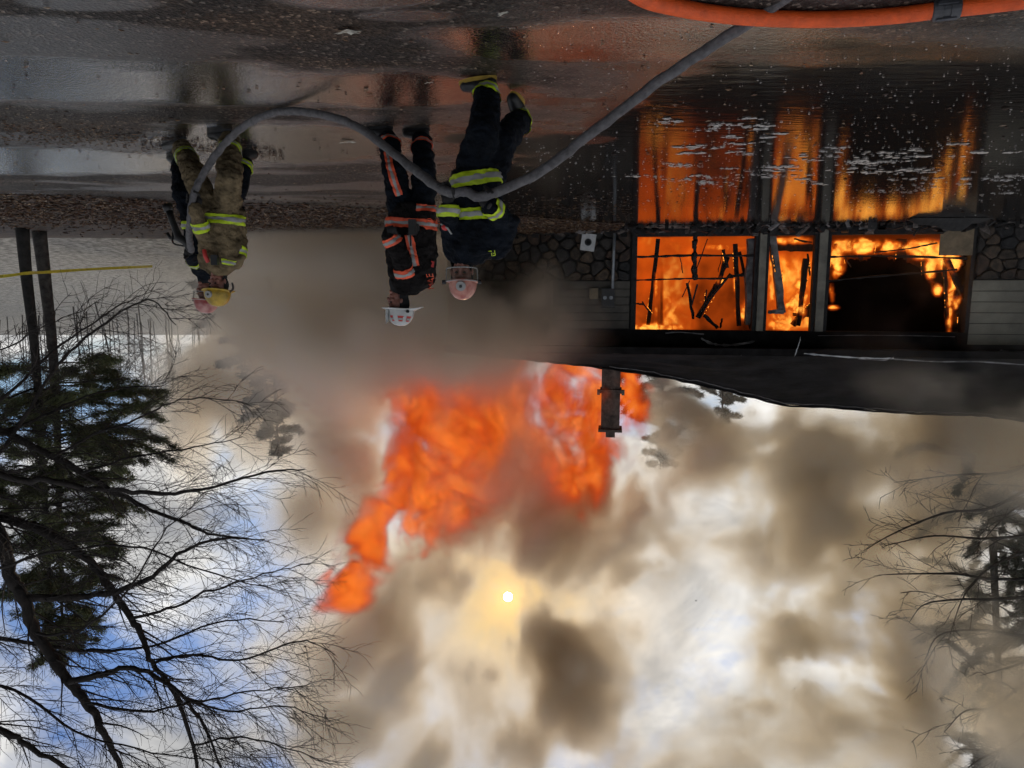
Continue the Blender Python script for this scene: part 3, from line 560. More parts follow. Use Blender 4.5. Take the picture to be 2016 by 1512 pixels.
bt = empty('bare_tree', at_y(-260, 300, TY).xy.to_3d(), label='large bare branching tree reaching across the sky beside the pines', cat='tree')
base = bt.location.copy(); inv = Matrix.Translation(-base)
tr = MB(); tw = MB()
hub = at_y(-170, 870, TY)
tr.tube(spline([base + Vector((0.2, 0, -0.1)), base + Vector((0.05, 0, 1.2)), (base + hub) / 2 + Vector((0.1, 0, 0.2)), hub, hub + Vector((0.1, 0.2, 2.5)), hub + Vector((0.3, 0.3, 6.5))], 4), [0.34 - 0.0155 * i for i in range(21)], 10)
PULL = Vector((-0.55, -0.05, 0.05))
for pts, r0, r1, dy in limbs:
    P = [at_y(px, py, TY + dy * min(1, 0.3 + i * 0.15)) for i, (px, py) in enumerate(pts)]; Q = spline(P, 5)
    Q = [q + Vector((rng.gauss(0, .012), rng.gauss(0, .012), rng.gauss(0, .012))) for q in Q]
    tr.tube(Q, [1.22 * (r0 + (r1 - r0) * i / (len(Q) - 1)) * rng.uniform(0.9, 1.1) for i in range(len(Q))], 7)
    grow(tw, Q, r0, r1, rng, 0.17, 1.30, 0.10, 0.42, 0.075, PULL, start=0.08)
trm = tr.mesh(); trm.transform(inv); twm = tw.mesh(); twm.transform(inv)
link('trunk', trm, MAT['bark'], bt, True); link('crown', twm, MAT['twig'], bt)
# a few dead leaves still hanging on it
lv = MB()
for _ in range(60):
    k = rng.randrange(len(tw.v)); leaf_into(lv, Vector(tw.v[k]) - base, rng.uniform(0.02, 0.035), rng.uniform(0, 6), rng, 0, 0.9)
lv.build('hanging_leaf_cluster', LEAVES[2], bt, kind='stuff')

def needle_mesh(tufts, r, n, ln, wd, seed):
    """all needles of a crown: n thin triangles round every tuft"""
    g = np.random.default_rng(seed); P = np.repeat(np.array([t_[0] for t_ in tufts], np.float32), n, 0); D_ = np.repeat(np.array([t_[1] for t_ in tufts], np.float32), n, 0); m = len(P)
    q = D_ * 0.9 + g.standard_normal((m, 3)).astype(np.float32) * (1, 1, 0.7); q /= np.linalg.norm(q, axis=1, keepdims=True); sd = np.cross(q, g.standard_normal((m, 3))); sd *= wd / np.linalg.norm(sd, axis=1, keepdims=True)
    o_ = P + g.standard_normal((m, 3)) * (r, r, r * 0.6); tip = o_ + q * (ln * g.uniform(0.5, 1.2, (m, 1))); V_ = np.stack([o_ - sd, o_ + sd, tip], 1).reshape(-1, 3).astype(np.float32)
    me = bpy.data.meshes.new('needles'); me.vertices.add(3 * m); me.vertices.foreach_set('co', V_.ravel()); me.loops.add(3 * m); me.loops.foreach_set('vertex_index', np.arange(3 * m, dtype=np.int32))
    me.polygons.add(m); me.polygons.foreach_set('loop_start', np.arange(0, 3 * m, 3, dtype=np.int32)); me.update(); return me
def pine(name, trunk_pts, r0, r1, z0, z1, blen, n_br, rng, label, group, bark, needle, droop=-0.15, density=1.0, tl=0.17, tw_=0.010, nn=17, bias=None, whorl=False, taper=0.75):
    P = spline(trunk_pts, 6); root = empty(name, (trunk_pts[0][0], trunk_pts[0][1], 0), label=label, cat='tree', group=group); base = root.location.copy()
    tb_ = MB(); tb_.tube([p - base for p in P], [r0 + (r1 - r0) * i / (len(P) - 1) for i in range(len(P))], 9)
    nb = []
    for b in range(n_br):
        f_ = (b + rng.random()) / n_br; z = z0 + (z1 - z0) * f_
        k = next((i for i in range(len(P) - 1) if P[i + 1].z >= z), len(P) - 2); t = (z - P[k].z) / max(1e-5, P[k + 1].z - P[k].z); p = P[k].lerp(P[k + 1], max(0, min(1, t)))
        a = rng.uniform(0, 2 * math.pi); bl = blen * (1 - taper * f_) * rng.uniform(0.6, 1.15)
        d = Vector((math.cos(a), math.sin(a), droop + rng.uniform(-0.1, 0.25)))
        if bias: d += bias * rng.random()
        bp = branch_path(p, d, bl, rng, 0.3, 0.15, 0.12)
        tb_.tube([q - base for q in bp], [0.03 * (1 - 0.8 * i / (len(bp) - 1)) + 0.004 for i in range(len(bp))], 4, cap=False)
        m = int(bl * 24 * density) + 4
        for j in range(m):
            t = rng.uniform(0.25, 1.0); kk = min(len(bp) - 2, int(t * (len(bp) - 1))); q = bp[kk].lerp(bp[kk + 1], rng.random()); ax = (bp[kk + 1] - bp[kk]).normalized()
            sd = Vector((-ax.y, ax.x, 0)) * rng.choice([-1, 1]); off = (sd * 0.8 + ax * 0.6).normalized() * rng.uniform(0, 0.42) * (1.25 - t) * min(1, bl / 1.5)
            e = q + off + Vector((0, 0, rng.gauss(0, 0.05)))
            nb.append((e - base, (ax + off * 1.5).normalized()))
    tb_.build('trunk', bark, root, True); link('crown', needle_mesh(nb, 0.06, nn, tl, tw_, n_br), needle, root)
    return root
rng = random.Random(5)
def tp(pts, y): return [at_y(px, py, y) for px, py in pts]
pine('pine_tree', tp([(44, 447), (52, 540), (68, 680), (80, 850), (94, 1080), (102, 1230), (105, 1290)], 19.5), 0.17, 0.012, 4.2, 12.4, 3.5, 66, rng, 'tall pine with the darker trunk, nearer of the pine pair', 'pair of pines', MAT['dark_bark'], MAT['needle'], density=1.35, bias=Vector((-0.8, -0.2, 0)))
pine('pine_tree', tp([(77, 452), (90, 560), (104, 690), (113, 850), (118, 1050), (122, 1200), (124, 1270)], 20.6), 0.19, 0.012, 3.9, 12.6, 3.7, 84, rng, 'tall pine with the greyer trunk, farther of the pine pair', 'pair of pines', MAT['pine_bark'], MAT['needle'], density=1.35, bias=Vector((-0.8, -0.1, 0)))
def spruce(px, tip, y, blen, lab, n, rg_, mat='needle2', tl=0.26, dn=1.0, z0=2.0):
    t_ = at_y(px, tip, y); return pine('spruce_tree', [Vector((t_.x, t_.y, 0)), Vector((t_.x, t_.y, t_.z * .5)), t_], 0.16, 0.02, z0, t_.z - 0.2, blen, n, rg_, lab, 'evergreens in the smoke', MAT['bark'], MAT[mat], droop=-0.35, density=dn * 1.3, tl=tl, tw_=0.022, nn=14, taper=0.85)
spruce(548, 905, 30.0, 3.6, 'grey spruce tip standing clear of the smoke between pines and flames', 60, rng)
spruce(645, 888, 31.0, 3.4, 'fainter spruce deeper in smoke beside the flames', 55, rng)
spruce(1300, 925, 34.5, 4.2, 'broad spruce crown showing just past the chimney', 80, rng)
spruce(1420, 850, 36.0, 3.4, 'low thin evergreen beside the broad spruce crown', 45, rng)
pine('pine_tree', tp([(1925, 430), (1945, 800), (1960, 1200), (1975, 1500), (1980, 1700)], 31.5), 0.22, 0.08, 8.5, 30, 5.0, 100, rng, 'tall hazy pine behind the intact end of the roof', None, MAT['pine_bark'], MAT['needle2'], density=0.9, tl=0.24, tw_=0.018, nn=14, taper=0.35)
pine('pine_tree', tp([(2080, 430), (2090, 800), (2110, 1200), (2120, 1700)], 30.0), 0.22, 0.08, 9, 29, 5.4, 84, rng, 'dense pine at the frame edge beyond the hazy pine', None, MAT['pine_bark'], MAT['needle2'], density=0.9, tl=0.24, tw_=0.018, nn=14, taper=0.3, bias=Vector((0.6, -0.2, 0)))
# second bare tree, in front of the hazy pines
rng = random.Random(31); TY2 = 22.5
b2 = empty('bare_tree', Vector((at_y(2210, 559, TY2).x, TY2 + 6.5, 0)), label='thin bare tree with spreading twigs in front of the hazy pines', cat='tree'); base = b2.location.copy(); tr = MB(); tw = MB()
hub = at_y(2190, 900, TY2 + 4); tr.tube(spline([base, (base + hub) / 2, hub, at_y(2180, 1300, TY2 + 3), at_y(2150, 1700, TY2 + 3)], 5), [0.26 - 0.01 * i for i in range(21)], 8)
for pts in [[(2190, 880), (2080, 900), (1980, 930), (1880, 935), (1760, 950)], [(2190, 900), (2050, 950), (1950, 1000), (1860, 1010), (1760, 1050), (1700, 1085)], [(2190, 950), (2060, 1040), (1950, 1060), (1840, 1055), (1740, 1075)],
            [(2180, 1050), (2060, 1130), (1960, 1140), (1880, 1130), (1780, 1130), (1730, 1132)], [(2180, 1150), (2060, 1170), (1960, 1180), (1890, 1180), (1820, 1190), (1790, 1225)], [(2180, 1200), (2040, 1250), (1930, 1240), (1850, 1250), (1820, 1300)],
            [(2170, 1300), (2040, 1330), (1960, 1390), (1900, 1400), (1860, 1440)], [(2170, 1380), (2060, 1420), (1980, 1470), (1920, 1500), (1880, 1540)], [(2180, 1100), (2060, 1080), (1960, 1110), (1900, 1170), (1870, 1250)], [(2180, 1000), (2080, 980), (2000, 1000), (1920, 1080)], [(2170, 1350), (2080, 1290), (2000, 1310), (1930, 1330)]]:
    Q = spline([at_y(px, py, TY2 + 0.5 * math.sin(i)) for i, (px, py) in enumerate(pts)], 5); tr.tube(Q, [0.075 - 0.066 * i / (len(Q) - 1) for i in range(len(Q))], 6)
    grow(tw, Q, 0.07, 0.01, rng, 0.55, 2.2, 0.03, 0.7, 0.3, Vector((0.4, 0, 0.0)), start=0.15, twig_r=0.009)
inv = Matrix.Translation(-base); a_ = tr.mesh(); a_.transform(inv); b_ = tw.mesh(); b_.transform(inv); link('trunk', a_, MAT['bark'], b2, True); link('crown', b_, MAT['twig'], b2)

# bare trunks of the wood on the rise
rng = random.Random(77)
protos = []
for k in range(6):
    tr = MB(); h = rng.uniform(8, 12); pts = branch_path(Vector((0, 0, -0.3)), Vector((rng.gauss(0, .03), rng.gauss(0, .03), 1)), h, rng, 1.0, 0.03)
    tr.tube(pts, [0.065 - 0.05 * i / (len(pts) - 1) for i in range(len(pts))], 6); cw = MB()
    for b in range(26):
        t = rng.uniform(0.22, 0.98); i = min(len(pts) - 2, int(t * (len(pts) - 1))); p = pts[i].lerp(pts[i + 1], rng.random()); a = rng.uniform(0, 6.3)
        bp = branch_path(p, Vector((math.cos(a), math.sin(a), 0.5)), rng.uniform(1.0, 3.2) * (1.15 - 0.6 * t), rng, 0.4, 0.14, 0.1); cw.tube(bp, [0.035 * (1 - 0.85 * j / (len(bp) - 1)) for j in range(len(bp))], 4, cap=False)
        for _ in range(6):
            j = rng.randrange(1, len(bp)); t2 = branch_path(bp[j], Vector((rng.gauss(0, 1), rng.gauss(0, 1), 0.4)), rng.uniform(0.4, 1.1), rng, 0.3, 0.15, 0.1); cw.tube(t2, 0.011, 3, cap=False)
    m1 = tr.mesh(); m1.materials.append(MAT['bark']); m2 = cw.mesh(); m2.materials.append(MAT['twig']); protos.append((m1, m2))
for k in range(58):
    y = rng.uniform(48, 95); px = rng.uniform(-60, 420); x = at_y(px, 559, y).x
    if x < 4: continue
    root = empty('woodland_tree', (x, y, hill_z(x, y)), rng.uniform(0, 6.3), label='thin bare trunk in the hazy wood behind the caution tape', cat='tree', group='bare trunks of the hazy wood')
    m1, m2 = protos[rng.randrange(6)]; link('trunk', m1, None, root); link('crown', m2, None, root); root.scale = (0.8, 0.8, rng.uniform(0.7, 1.25)); root.rotation_euler = (rng.gauss(0, .06), rng.gauss(0, .06), rng.uniform(0, 6.3))
# yellow caution tape
MAT['tape'] = pmat('tape', (0.72, 0.60, 0.05), 0.5, 0.1, 10); MAT['ink'] = pmat('ink', (0.02, 0.02, 0.02), 0.6, 0.1)
P = spline([at_y(-260, 560, 17.0), at_y(-20, 546, 18.6), at_y(52, 538, 19.25), at_y(88, 536, 20.25), at_y(180, 530, 22.0), at_y(285, 525, 24.0), at_y(300, 524, 24.3)], 8); mb = MB(); vs_ = []
for i, p in enumerate(P): a = 0.5 * math.sin(i * 0.35); vs_ += [p + Vector((0, 0.04 * math.sin(a), 0.042 * math.cos(a))), p - Vector((0, 0.04 * math.sin(a), 0.042 * math.cos(a)))]
mb.add(vs_, [(2 * i, 2 * i + 1, 2 * i + 3, 2 * i + 2) for i in range(len(P) - 1)]); tape = mb.build('caution_tape', MAT['tape'], label='yellow caution tape stretched past the two pine trunks', cat='tape')
cu = bpy.data.curves.new('t', 'FONT'); cu.body = 'FIRE LINE DO NOT CROSS'; cu.size = 0.062; cu.align_y = 'CENTER'; o_ = bpy.data.objects.new('t', cu); COL.objects.link(o_); me = bpy.data.meshes.new_from_object(o_.evaluated_get(bpy.context.evaluated_depsgraph_get())); bpy.data.objects.remove(o_)
a_, b_ = P[15], P[9]; d_ = (b_ - a_).normalized(); nn_ = Vector((-d_.y, d_.x, 0)); nn_ = nn_ if nn_.dot(CAM - a_) > 0 else -nn_
for v in me.vertices: v.co = a_ + d_ * (v.co.x + 0.05) + Vector((0, 0, v.co.y * 1.0)) + nn_ * 0.012
link('tape_lettering', me, MAT['ink'], tape)

# ================================================================== FIREFIGHTERS
def cap_mesh(mb, p0, r0, p1, r1, n=14):
    p0, p1 = Vector(p0), Vector(p1); d = (p1 - p0); d = d.normalized() if d.length > 1e-6 else Vector((0, 0, 1)); e = d.orthogonal().normalized(); g = d.cross(e); vs_ = []; fs = []; rings = []
    for k in range(4): a = math.pi / 2 * (1 - k / 3) ; rings.append((p0 - d * r0 * math.sin(a), max(1e-4, r0 * math.cos(a))))
    for k in range(4): a = math.pi / 2 * k / 3; rings.append((p1 + d * r1 * math.sin(a), max(1e-4, r1 * math.cos(a))))
    for c_, r in rings:
        for k in range(n): t = 2 * math.pi * k / n; vs_.append(c_ + (e * math.cos(t) + g * math.sin(t)) * r)
    for i in range(len(rings) - 1):
        for k in range(n): a = i * n + k; b = i * n + (k + 1) % n; fs.append((a, b, b + n, a + n))
    fs.append(tuple(range(n - 1, -1, -1))); fs.append(tuple(range((len(rings) - 1) * n, len(rings) * n))); mb.add(vs_, fs)
def ell_mesh(mb, c, rad, X=Vector((1, 0, 0)), Y=Vector((0, 1, 0)), Z=Vector((0, 0, 1)), n=16, m=10):
    vs_ = []; fs = []
    for i in range(m + 1):
        a = math.pi * (i / m - 0.5)
        for k in range(n): t = 2 * math.pi * k / n; vs_.append(Vector(c) + X * (rad[0] * max(1e-3, math.cos(a)) * math.cos(t)) + Y * (rad[1] * max(1e-3, math.cos(a)) * math.sin(t)) + Z * (rad[2] * math.sin(a)))
    for i in range(m):
        for k in range(n): a = i * n + k; b = i * n + (k + 1) % n; fs.append((a, b, b + n, a + n))
    fs.append(tuple(range(n - 1, -1, -1))); fs.append(tuple(range(m * n, m * n + n))); mb.add(vs_, fs)
def loft_mesh(mb, secs, n=24):
    vs_ = []; fs = []
    for c_, rx, ry in secs:
        for k in range(n):
            t = 2 * math.pi * k / n; cx, sy = math.cos(t), math.sin(t)
            q = 2.6; s_ = (abs(cx) ** q + abs(sy) ** q) ** (-1 / q); vs_.append(Vector(c_) + Vector((rx * cx * s_, ry * sy * s_, 0)))
    for i in range(len(secs) - 1):
        for k in range(n): a = i * n + k; b = i * n + (k + 1) % n; fs.append((a, b, b + n, a + n))
    fs.append(tuple(range(n - 1, -1, -1))); fs.append(tuple(range((len(secs) - 1) * n, len(secs) * n))); mb.add(vs_, fs)
def prim_mesh(prims):
    mb = MB()
    for p in prims: {'cap': cap_mesh, 'ell': ell_mesh, 'loft': loft_mesh}[p[0]](mb, *p[1:])
    return mb
def wrinkle(me, amp, seed):
    if not amp: return
    me.update(); vs_ = [v.co.copy() for v in me.vertices]; ns_ = [v.normal.copy() for v in me.vertices]; o_ = Vector((seed * 3.7, seed * 1.3, 0))
    for v, p, nn in zip(me.vertices, vs_, ns_):
        q = p + o_; k = mnoise.noise((q.x * 6 + q.z * 3, q.y * 6, q.z * 15)); k2 = mnoise.noise((q.x * 13, q.y * 13 + q.z * 6, q.z * 26 + q.x * 9))
        v.co = p + nn * (amp * (k * 1.0 + (0.5 - abs(k2) * 1.6) * 0.7))
def solid(prims, vox=0.014, smooth=4, wr=0.0, seed=0):
    me = prim_mesh(prims).mesh(); o_ = bpy.data.objects.new('tmp', me); COL.objects.link(o_)
    m = o_.modifiers.new('r', 'REMESH'); m.mode = 'VOXEL'; m.voxel_size = vox; m2 = o_.modifiers.new('s', 'SMOOTH'); m2.iterations = smooth; m2.factor = 0.5
    dg = bpy.context.evaluated_depsgraph_get(); out = bpy.data.meshes.new_from_object(o_.evaluated_get(dg)); bpy.data.objects.remove(o_); bpy.data.meshes.remove(me)
    wrinkle(out, wr, seed); out.polygons.foreach_set('use_smooth', [True] * len(out.polygons)); out.update(); return out
def cut(me, planes, off, face=None, fmin=0.15):
    """part of a surface between planes, pushed outward by off: a sewn-on patch or band"""
    bm = bmesh.new(); bm.from_mesh(me); bm.normal_update()
    if face is not None:
        bad = [f_ for f_ in bm.faces if f_.normal.dot(face) < fmin]; bmesh.ops.delete(bm, geom=bad, context='FACES')
    for p_, n_ in planes:
        bmesh.ops.bisect_plane(bm, geom=bm.verts[:] + bm.edges[:] + bm.faces[:], plane_co=p_, plane_no=n_, clear_outer=True)
    bm.normal_update()
    mvs = [(v, v.normal.copy()) for v in bm.verts]
    for v, n_ in mvs: v.co += n_ * off
    out = bpy.data.meshes.new('patch'); bm.to_mesh(out); bm.free(); return out
def slab(p, n, w): n = Vector(n).normalized(); p = Vector(p); return [(p + n * w / 2, n), (p - n * w / 2, -n)]
MAT['navy'] = pmat('navy', (0.0055, 0.008, 0.013), 0.9, 0.3, 9, 1.0, 13, spec=0.15, bdist=0.06); MAT['blackcoat'] = pmat('blackcoat', (0.010, 0.0085, 0.0085), 0.9, 0.3, 9, 1.0, 13, spec=0.15, bdist=0.06)
MAT['tan'] = pmat('tan', (0.175, 0.132, 0.075), 0.9, 0.35, 7, 1.0, 13, spec=0.2, bdist=0.06); MAT['patch'] = pmat('patch', (0.010, 0.012, 0.020), 0.7, 0.2, 9)
MAT['lime'] = pmat('lime', (0.58, 0.78, 0.015), 0.6, 0.22, 9); MAT['orange'] = pmat('orange', (0.90, 0.115, 0.045), 0.6, 0.2, 9); MAT['silver'] = pmat('silver', (0.32, 0.32, 0.31), 0.4, 0.1, 12)
MAT['boot'] = pmat('boot', (0.010, 0.010, 0.011), 0.4, 0.3, 12, 0.2, 60); MAT['sole'] = pmat('sole', (0.40, 0.26, 0.04), 0.7, 0.15, 15); MAT['glove'] = pmat('glove', (0.010, 0.009, 0.009), 0.8, 0.3, 20, 0.5, 80)
MAT['skin'] = pmat('skin', (0.30, 0.13, 0.095), 0.5, 0.12, 18, 0.1, 90); MAT['hood'] = pmat('hood', (0.010, 0.010, 0.012), 0.9, 0.2, 15, 0.3, 70); MAT['eye'] = pmat('eye', (0.02, 0.012, 0.01), 0.2, 0.1)
MAT['yellow_helmet'] = pmat('yellow_helmet', (0.42, 0.27, 0.02), 0.35, 0.25, 10, 0.05, 30); MAT['red_helmet'] = pmat('red_helmet', (0.52, 0.30, 0.27), 0.35, 0.2, 9, 0.05, 30, c2=(0.26, 0.025, 0.02))
MAT['white_helmet'] = pmat('white_helmet', (0.50, 0.51, 0.50), 0.30, 0.08, 10, 0.05, 30); MAT['red_tape'] = pmat('red_tape', (0.55, 0.035, 0.03), 0.45, 0.1, 10)
def salmon():
    return pmat('salmon_helmet', (0.58, 0.30, 0.24), 0.35, 0.0, 14, 0.05, 30, c2=(0.30, 0.055, 0.035))
MAT['salmon'] = salmon()
vz = bpy.data.materials.new('visor'); vz.use_nodes = True; t = vz.node_tree; b_ = t.nodes['Principled BSDF']; b_.inputs['Base Color'].default_value = (0.10, 0.10, 0.08, 1); b_.inputs['Roughness'].default_value = 0.12; b_.inputs['Alpha'].default_value = 0.22; MAT['visor'] = vz

class Person:
    def __init__(s, y0, label, f, coat, trous, stripe, seed):
        s.y0 = y0; s.f = Vector(f).normalized(); s.coatm, s.trm, s.stm, s.seed = coat, trous, stripe, seed; s.label = label; s.parts = []
        s.root = None
    def at(s, j): return at_y(j[0], j[1], s.y0 + (j[2] if len(j) > 2 else 0))
    def start(s, base):
        s.root = empty('person', (base.x, base.y, 0), label=s.label, cat='person', group='firefighters at the house fire'); s.base = Vector((base.x, base.y, 0))
    def put(s, name, me, mat, parent=None, **kw):
        me.transform(Matrix.Translation(-s.base)); return link(name, me, MAT[mat] if isinstance(mat, str) else mat, parent or s.root, **kw)
    def stripe(s, prims, p, n, w=0.085, face=None, wr=0.020, vox=0.013, planes=None):
        me = solid(prims, vox, 4, wr, s.seed); pl = (planes or []) + slab(p, n, w); a = cut(me, pl, 0.009, face)
        o_ = s.put('reflective_stripe', a, s.stm); b = cut(me, (planes or []) + slab(p, n, w * 0.36), 0.013, face); s.put('stripe_centre', b, 'silver', o_); bpy.data.meshes.remove(me)
    def hand(s, c, axis, wrist, R=0.045, open_=False):
        """gloved hand closed round an axis (hose, grip): palm, four unequal fingers, thumb"""
        c, wrist = Vector(c), Vector(wrist); h = Vector(axis).normalized(); w_ = (wrist - c); w_ = (w_ - h * w_.dot(h)).normalized(); g = h.cross(w_); pr = []
        pr.append(('cap', wrist, 0.042, c + w_ * (R + 0.018), 0.038)); pr.append(('ell', c + w_ * (R + 0.016) + g * 0.004, (0.050, 0.024, 0.036), h, w_, g))
        for k, ln in enumerate((1.0, 1.12, 1.06, 0.85)):
            o_ = c + h * (0.036 - 0.024 * k); pts = []
            for j in range(5): a = math.radians(20 + (150 if not open_ else 70) * ln * j / 4); pts.append(o_ + (w_ * math.cos(a) + g * math.sin(a)) * (R + 0.010 + (0.012 * j if open_ else 0)))
            pr += [('cap', a, 0.0125 - 0.0006 * i, b, 0.0122 - 0.0006 * i, 8) for i, (a, b) in enumerate(zip(pts, pts[1:]))]
        th = []; o_ = c + h * 0.048
        for j in range(4): a = math.radians(-15 - 95 * j / 3); th.append(o_ + h * 0.006 * j + (w_ * math.cos(a) + g * math.sin(a)) * (R + 0.014))
        pr += [('cap', a, 0.0145, b, 0.0135, 8) for a, b in zip(th, th[1:])]
        s.put('glove', solid(pr, 0.0075, 2), 'glove')
    def boot(s, ankle, heel, toe, sole=None):
        a, h, t_ = Vector(ankle), Vector(heel), Vector(toe); fw = (t_ - h).normalized(); upv = (a - (h + fw * 0.05)).normalized(); sd = fw.cross(upv).normalized(); upv = sd.cross(fw)
        b = h + fw * 0.17
        pr = [('cap', a, 0.072, a - upv * 0.02 + (h + fw * 0.06 + upv * 0.10 - a) * 0.6, 0.066), ('cap', h + fw * 0.055 + upv * 0.055, 0.055, b + upv * 0.05, 0.052), ('cap', b + upv * 0.05, 0.054, t_ - fw * 0.05 + upv * 0.042, 0.046), ('cap', h + fw * 0.06 + upv * 0.10, 0.062, b + upv * 0.06, 0.052)]
        me = solid(pr, 0.011, 3); bm = bmesh.new(); bm.from_mesh(me); bmesh.ops.bisect_plane(bm, geom=bm.verts[:] + bm.edges[:] + bm.faces[:], plane_co=h + upv * 0.018, plane_no=-upv, clear_outer=True); bm.to_mesh(me); bm.free()
        bo = s.put('boot', me, 'boot')
        out = []
        for k in range(22):
            an = 2 * math.pi * k / 22; L_ = (t_ - h).length; u = 0.5 + 0.5 * math.cos(an); wd = 0.045 + 0.012 * math.sin(math.pi * u * 0.8); out.append(h + fw * (L_ * u) + sd * (wd * math.sin(an)))
        mb = MB(); n_ = len(out); mb.add(out + [p + upv * 0.03 for p in out], [tuple(range(n_ - 1, -1, -1)), tuple(range(n_, 2 * n_))] + [(k, (k + 1) % n_, n_ + (k + 1) % n_, n_ + k) for k in range(n_)])
        s.put('sole', mb.mesh(), sole or 'boot', bo)
    def head(s, c, f, up=(0, 0, 1)):
        f = Vector(f).normalized(); u = Vector(up).normalized(); r = f.cross(u).normalized(); u = r.cross(f); c = Vector(c)
        pr = [('ell', c + u * 0.03 - f * 0.01, (0.074, 0.095, 0.098), r, f, u), ('ell', c - u * 0.045 + f * 0.012, (0.058, 0.070, 0.068), r, f, u), ('cap', c - u * 0.04 - f * 0.02, 0.058, c - u * 0.17 - f * 0.03, 0.062),
              ('cap', c + f * 0.083 + u * 0.012, 0.011, c + f * 0.100 - u * 0.026, 0.016, 8), ('cap', c + f * 0.082 - u * 0.060 - r * 0.018, 0.009, c + f * 0.082 - u * 0.060 + r * 0.018, 0.009, 8), ('ell', c + f * 0.07 - u * 0.096, (0.026, 0.022, 0.02), r, f, u)]
        for k in (-1, 1): pr += [('ell', c + r * 0.078 * k - f * 0.008 - u * 0.008, (0.010, 0.020, 0.032), r, f, u), ('ell', c + r * 0.040 * k + f * 0.066 - u * 0.018, (0.022, 0.02, 0.018), r, f, u), ('cap', c + r * 0.015 * k + f * 0.083 + u * 0.03, 0.010, c + r * 0.045 * k + f * 0.074 + u * 0.030, 0.009, 8)]
        s.put('body', solid(pr, 0.007, 2), 'skin')
        for k in (-1, 1):
            mb = MB(); ell_mesh(mb, c + r * 0.031 * k + f * 0.083 + u * 0.008, (0.013, 0.009, 0.008), r, f, u, 10, 6); s.put('eye', mb.mesh(), 'eye', smooth=True)
        hd = [('ell', c + u * 0.02 - f * 0.03, (0.088, 0.095, 0.115), r, f, u), ('cap', c - u * 0.06 - f * 0.022, 0.085, c - u * 0.20 - f * 0.02, 0.115)]
        me = solid(hd, 0.011, 3, 0.004, s.seed); bm = bmesh.new(); bm.from_mesh(me)
        dele = [v for v in bm.verts if (v.co - c).dot(f) > 0.015 and (v.co - c).dot(u) > -0.085]; bmesh.ops.delete(bm, geom=dele, context='VERTS'); bm.to_mesh(me); bm.free(); s.put('hood', me, 'hood')
        return f, u, r
    def helmet(s, c, f, up, a, b, h, mat, bf=0.05, bs=0.035, bb=0.09, brim_mat=None, ribs=8, visor=0, emblem=None):
        f = Vector(f).normalized(); u = Vector(up).normalized(); r = f.cross(u).normalized(); f = u.cross(r); c = Vector(c); n, m = 48, 10; vs_ = []; fs = []
        for i in range(m):
            ph = math.pi / 2 * i / m
            for k in range(n):
                t_ = 2 * math.pi * k / n; rb = 1 + 0.05 * max(0, math.cos(t_ * ribs / 2 * 1.0)) ** 24 * math.cos(ph) ** 0.3 + 0.05 * max(0, math.cos(t_ * ribs / 2 + math.pi)) ** 24 * math.cos(ph) ** 0.3
                vs_.append(c + (f * (b * math.cos(t_)) + r * (a * math.sin(t_))) * (math.cos(ph) ** 0.85) * rb + u * (h * math.sin(ph) ** 1.0))
        vs_.append(c + u * h)
        for i in range(m - 1):
            for k in range(n): fs.append((i * n + k, i * n + (k + 1) % n, (i + 1) * n + (k + 1) % n, (i + 1) * n + k))
        fs += [((m - 1) * n + k, (m - 1) * n + (k + 1) % n, m * n) for k in range(n)]
        hm_ = s.put('helmet', MB().add(vs_, fs).mesh(), mat, smooth=True)
        vs_ = []; fs = []
        for layer, (k0, dz) in enumerate(((0.97, 0.002), (1.0, -0.004), (1.0, -0.012), (0.97, -0.008))):
            for k in range(n):
                t_ = 2 * math.pi * k / n; cx = math.cos(t_); ex = bs + (bf - bs) * max(0, cx) ** 2 + (bb - bs) * max(0, -cx) ** 1.5; inn = layer in (0, 3)
                R_f, R_r = b * 0.97 + (0 if inn else ex), a * 0.97 + (0 if inn else ex); vs_.append(c + f * (R_f * cx) + r * (R_r * math.sin(t_)) + u * (dz - (0 if inn else 0.10 * ex + 0.35 * ex * max(0, -cx))))
        for l in range(3):
            for k in range(n): fs.append((l * n + k, (l + 1) * n + k, (l + 1) * n + (k + 1) % n, l * n + (k + 1) % n))
        s.put('brim', MB().add(vs_, fs).mesh(), brim_mat or mat, hm_, smooth=True)
        s.hframe = (c, f, u, r, a, b, h, hm_)
        if emblem:
            mb = MB(); p = c + f * (b * 0.97) + u * (h * 0.30); d = (f * 0.9 + u * 0.35).normalized(); mb.tube([p - d * 0.01, p + d * 0.014], 0.036, 24); e_ = s.put('emblem', mb.mesh(), emblem, hm_)
            mb = MB(); mb.tube([p + d * 0.012, p + d * 0.018], 0.012, 12); s.put('emblem_boss', mb.mesh(), 'boot', hm_)
        if visor:
            mb = MB(); nn = 14; vs_ = []; R1 = max(a, b) + 0.012
            for k in range(nn + 1):
                t_ = math.radians(-62 + 124 * k / nn); d = f * math.cos(t_) + r * math.sin(t_); vs_ += [c + d * R1 - u * 0.004, c + d * (R1 - 0.004) - u * visor]
            mb.add(vs_, [(2 * k, 2 * k + 1, 2 * k + 3, 2 * k + 2) for k in range(nn)]); vi = s.put('visor', mb.mesh(), 'visor', hm_, smooth=True)
            mb = MB(); loop = [vs_[2 * k] for k in range(nn + 1)] + [vs_[2 * k + 1] for k in range(nn, -1, -1)] + [vs_[0]]; mb.tube(loop, 0.0045, 6); s.put('visor_rim', mb.mesh(), 'silver', hm_)
            for k in (-1, 1):
                mb = MB(); p = c + r * (a + 0.03) * k + f * 0.05; mb.tube([p - r * 0.012 * k, p + r * 0.016 * k], 0.017, 12); s.put('visor_knob', mb.mesh(), 'boot', hm_)
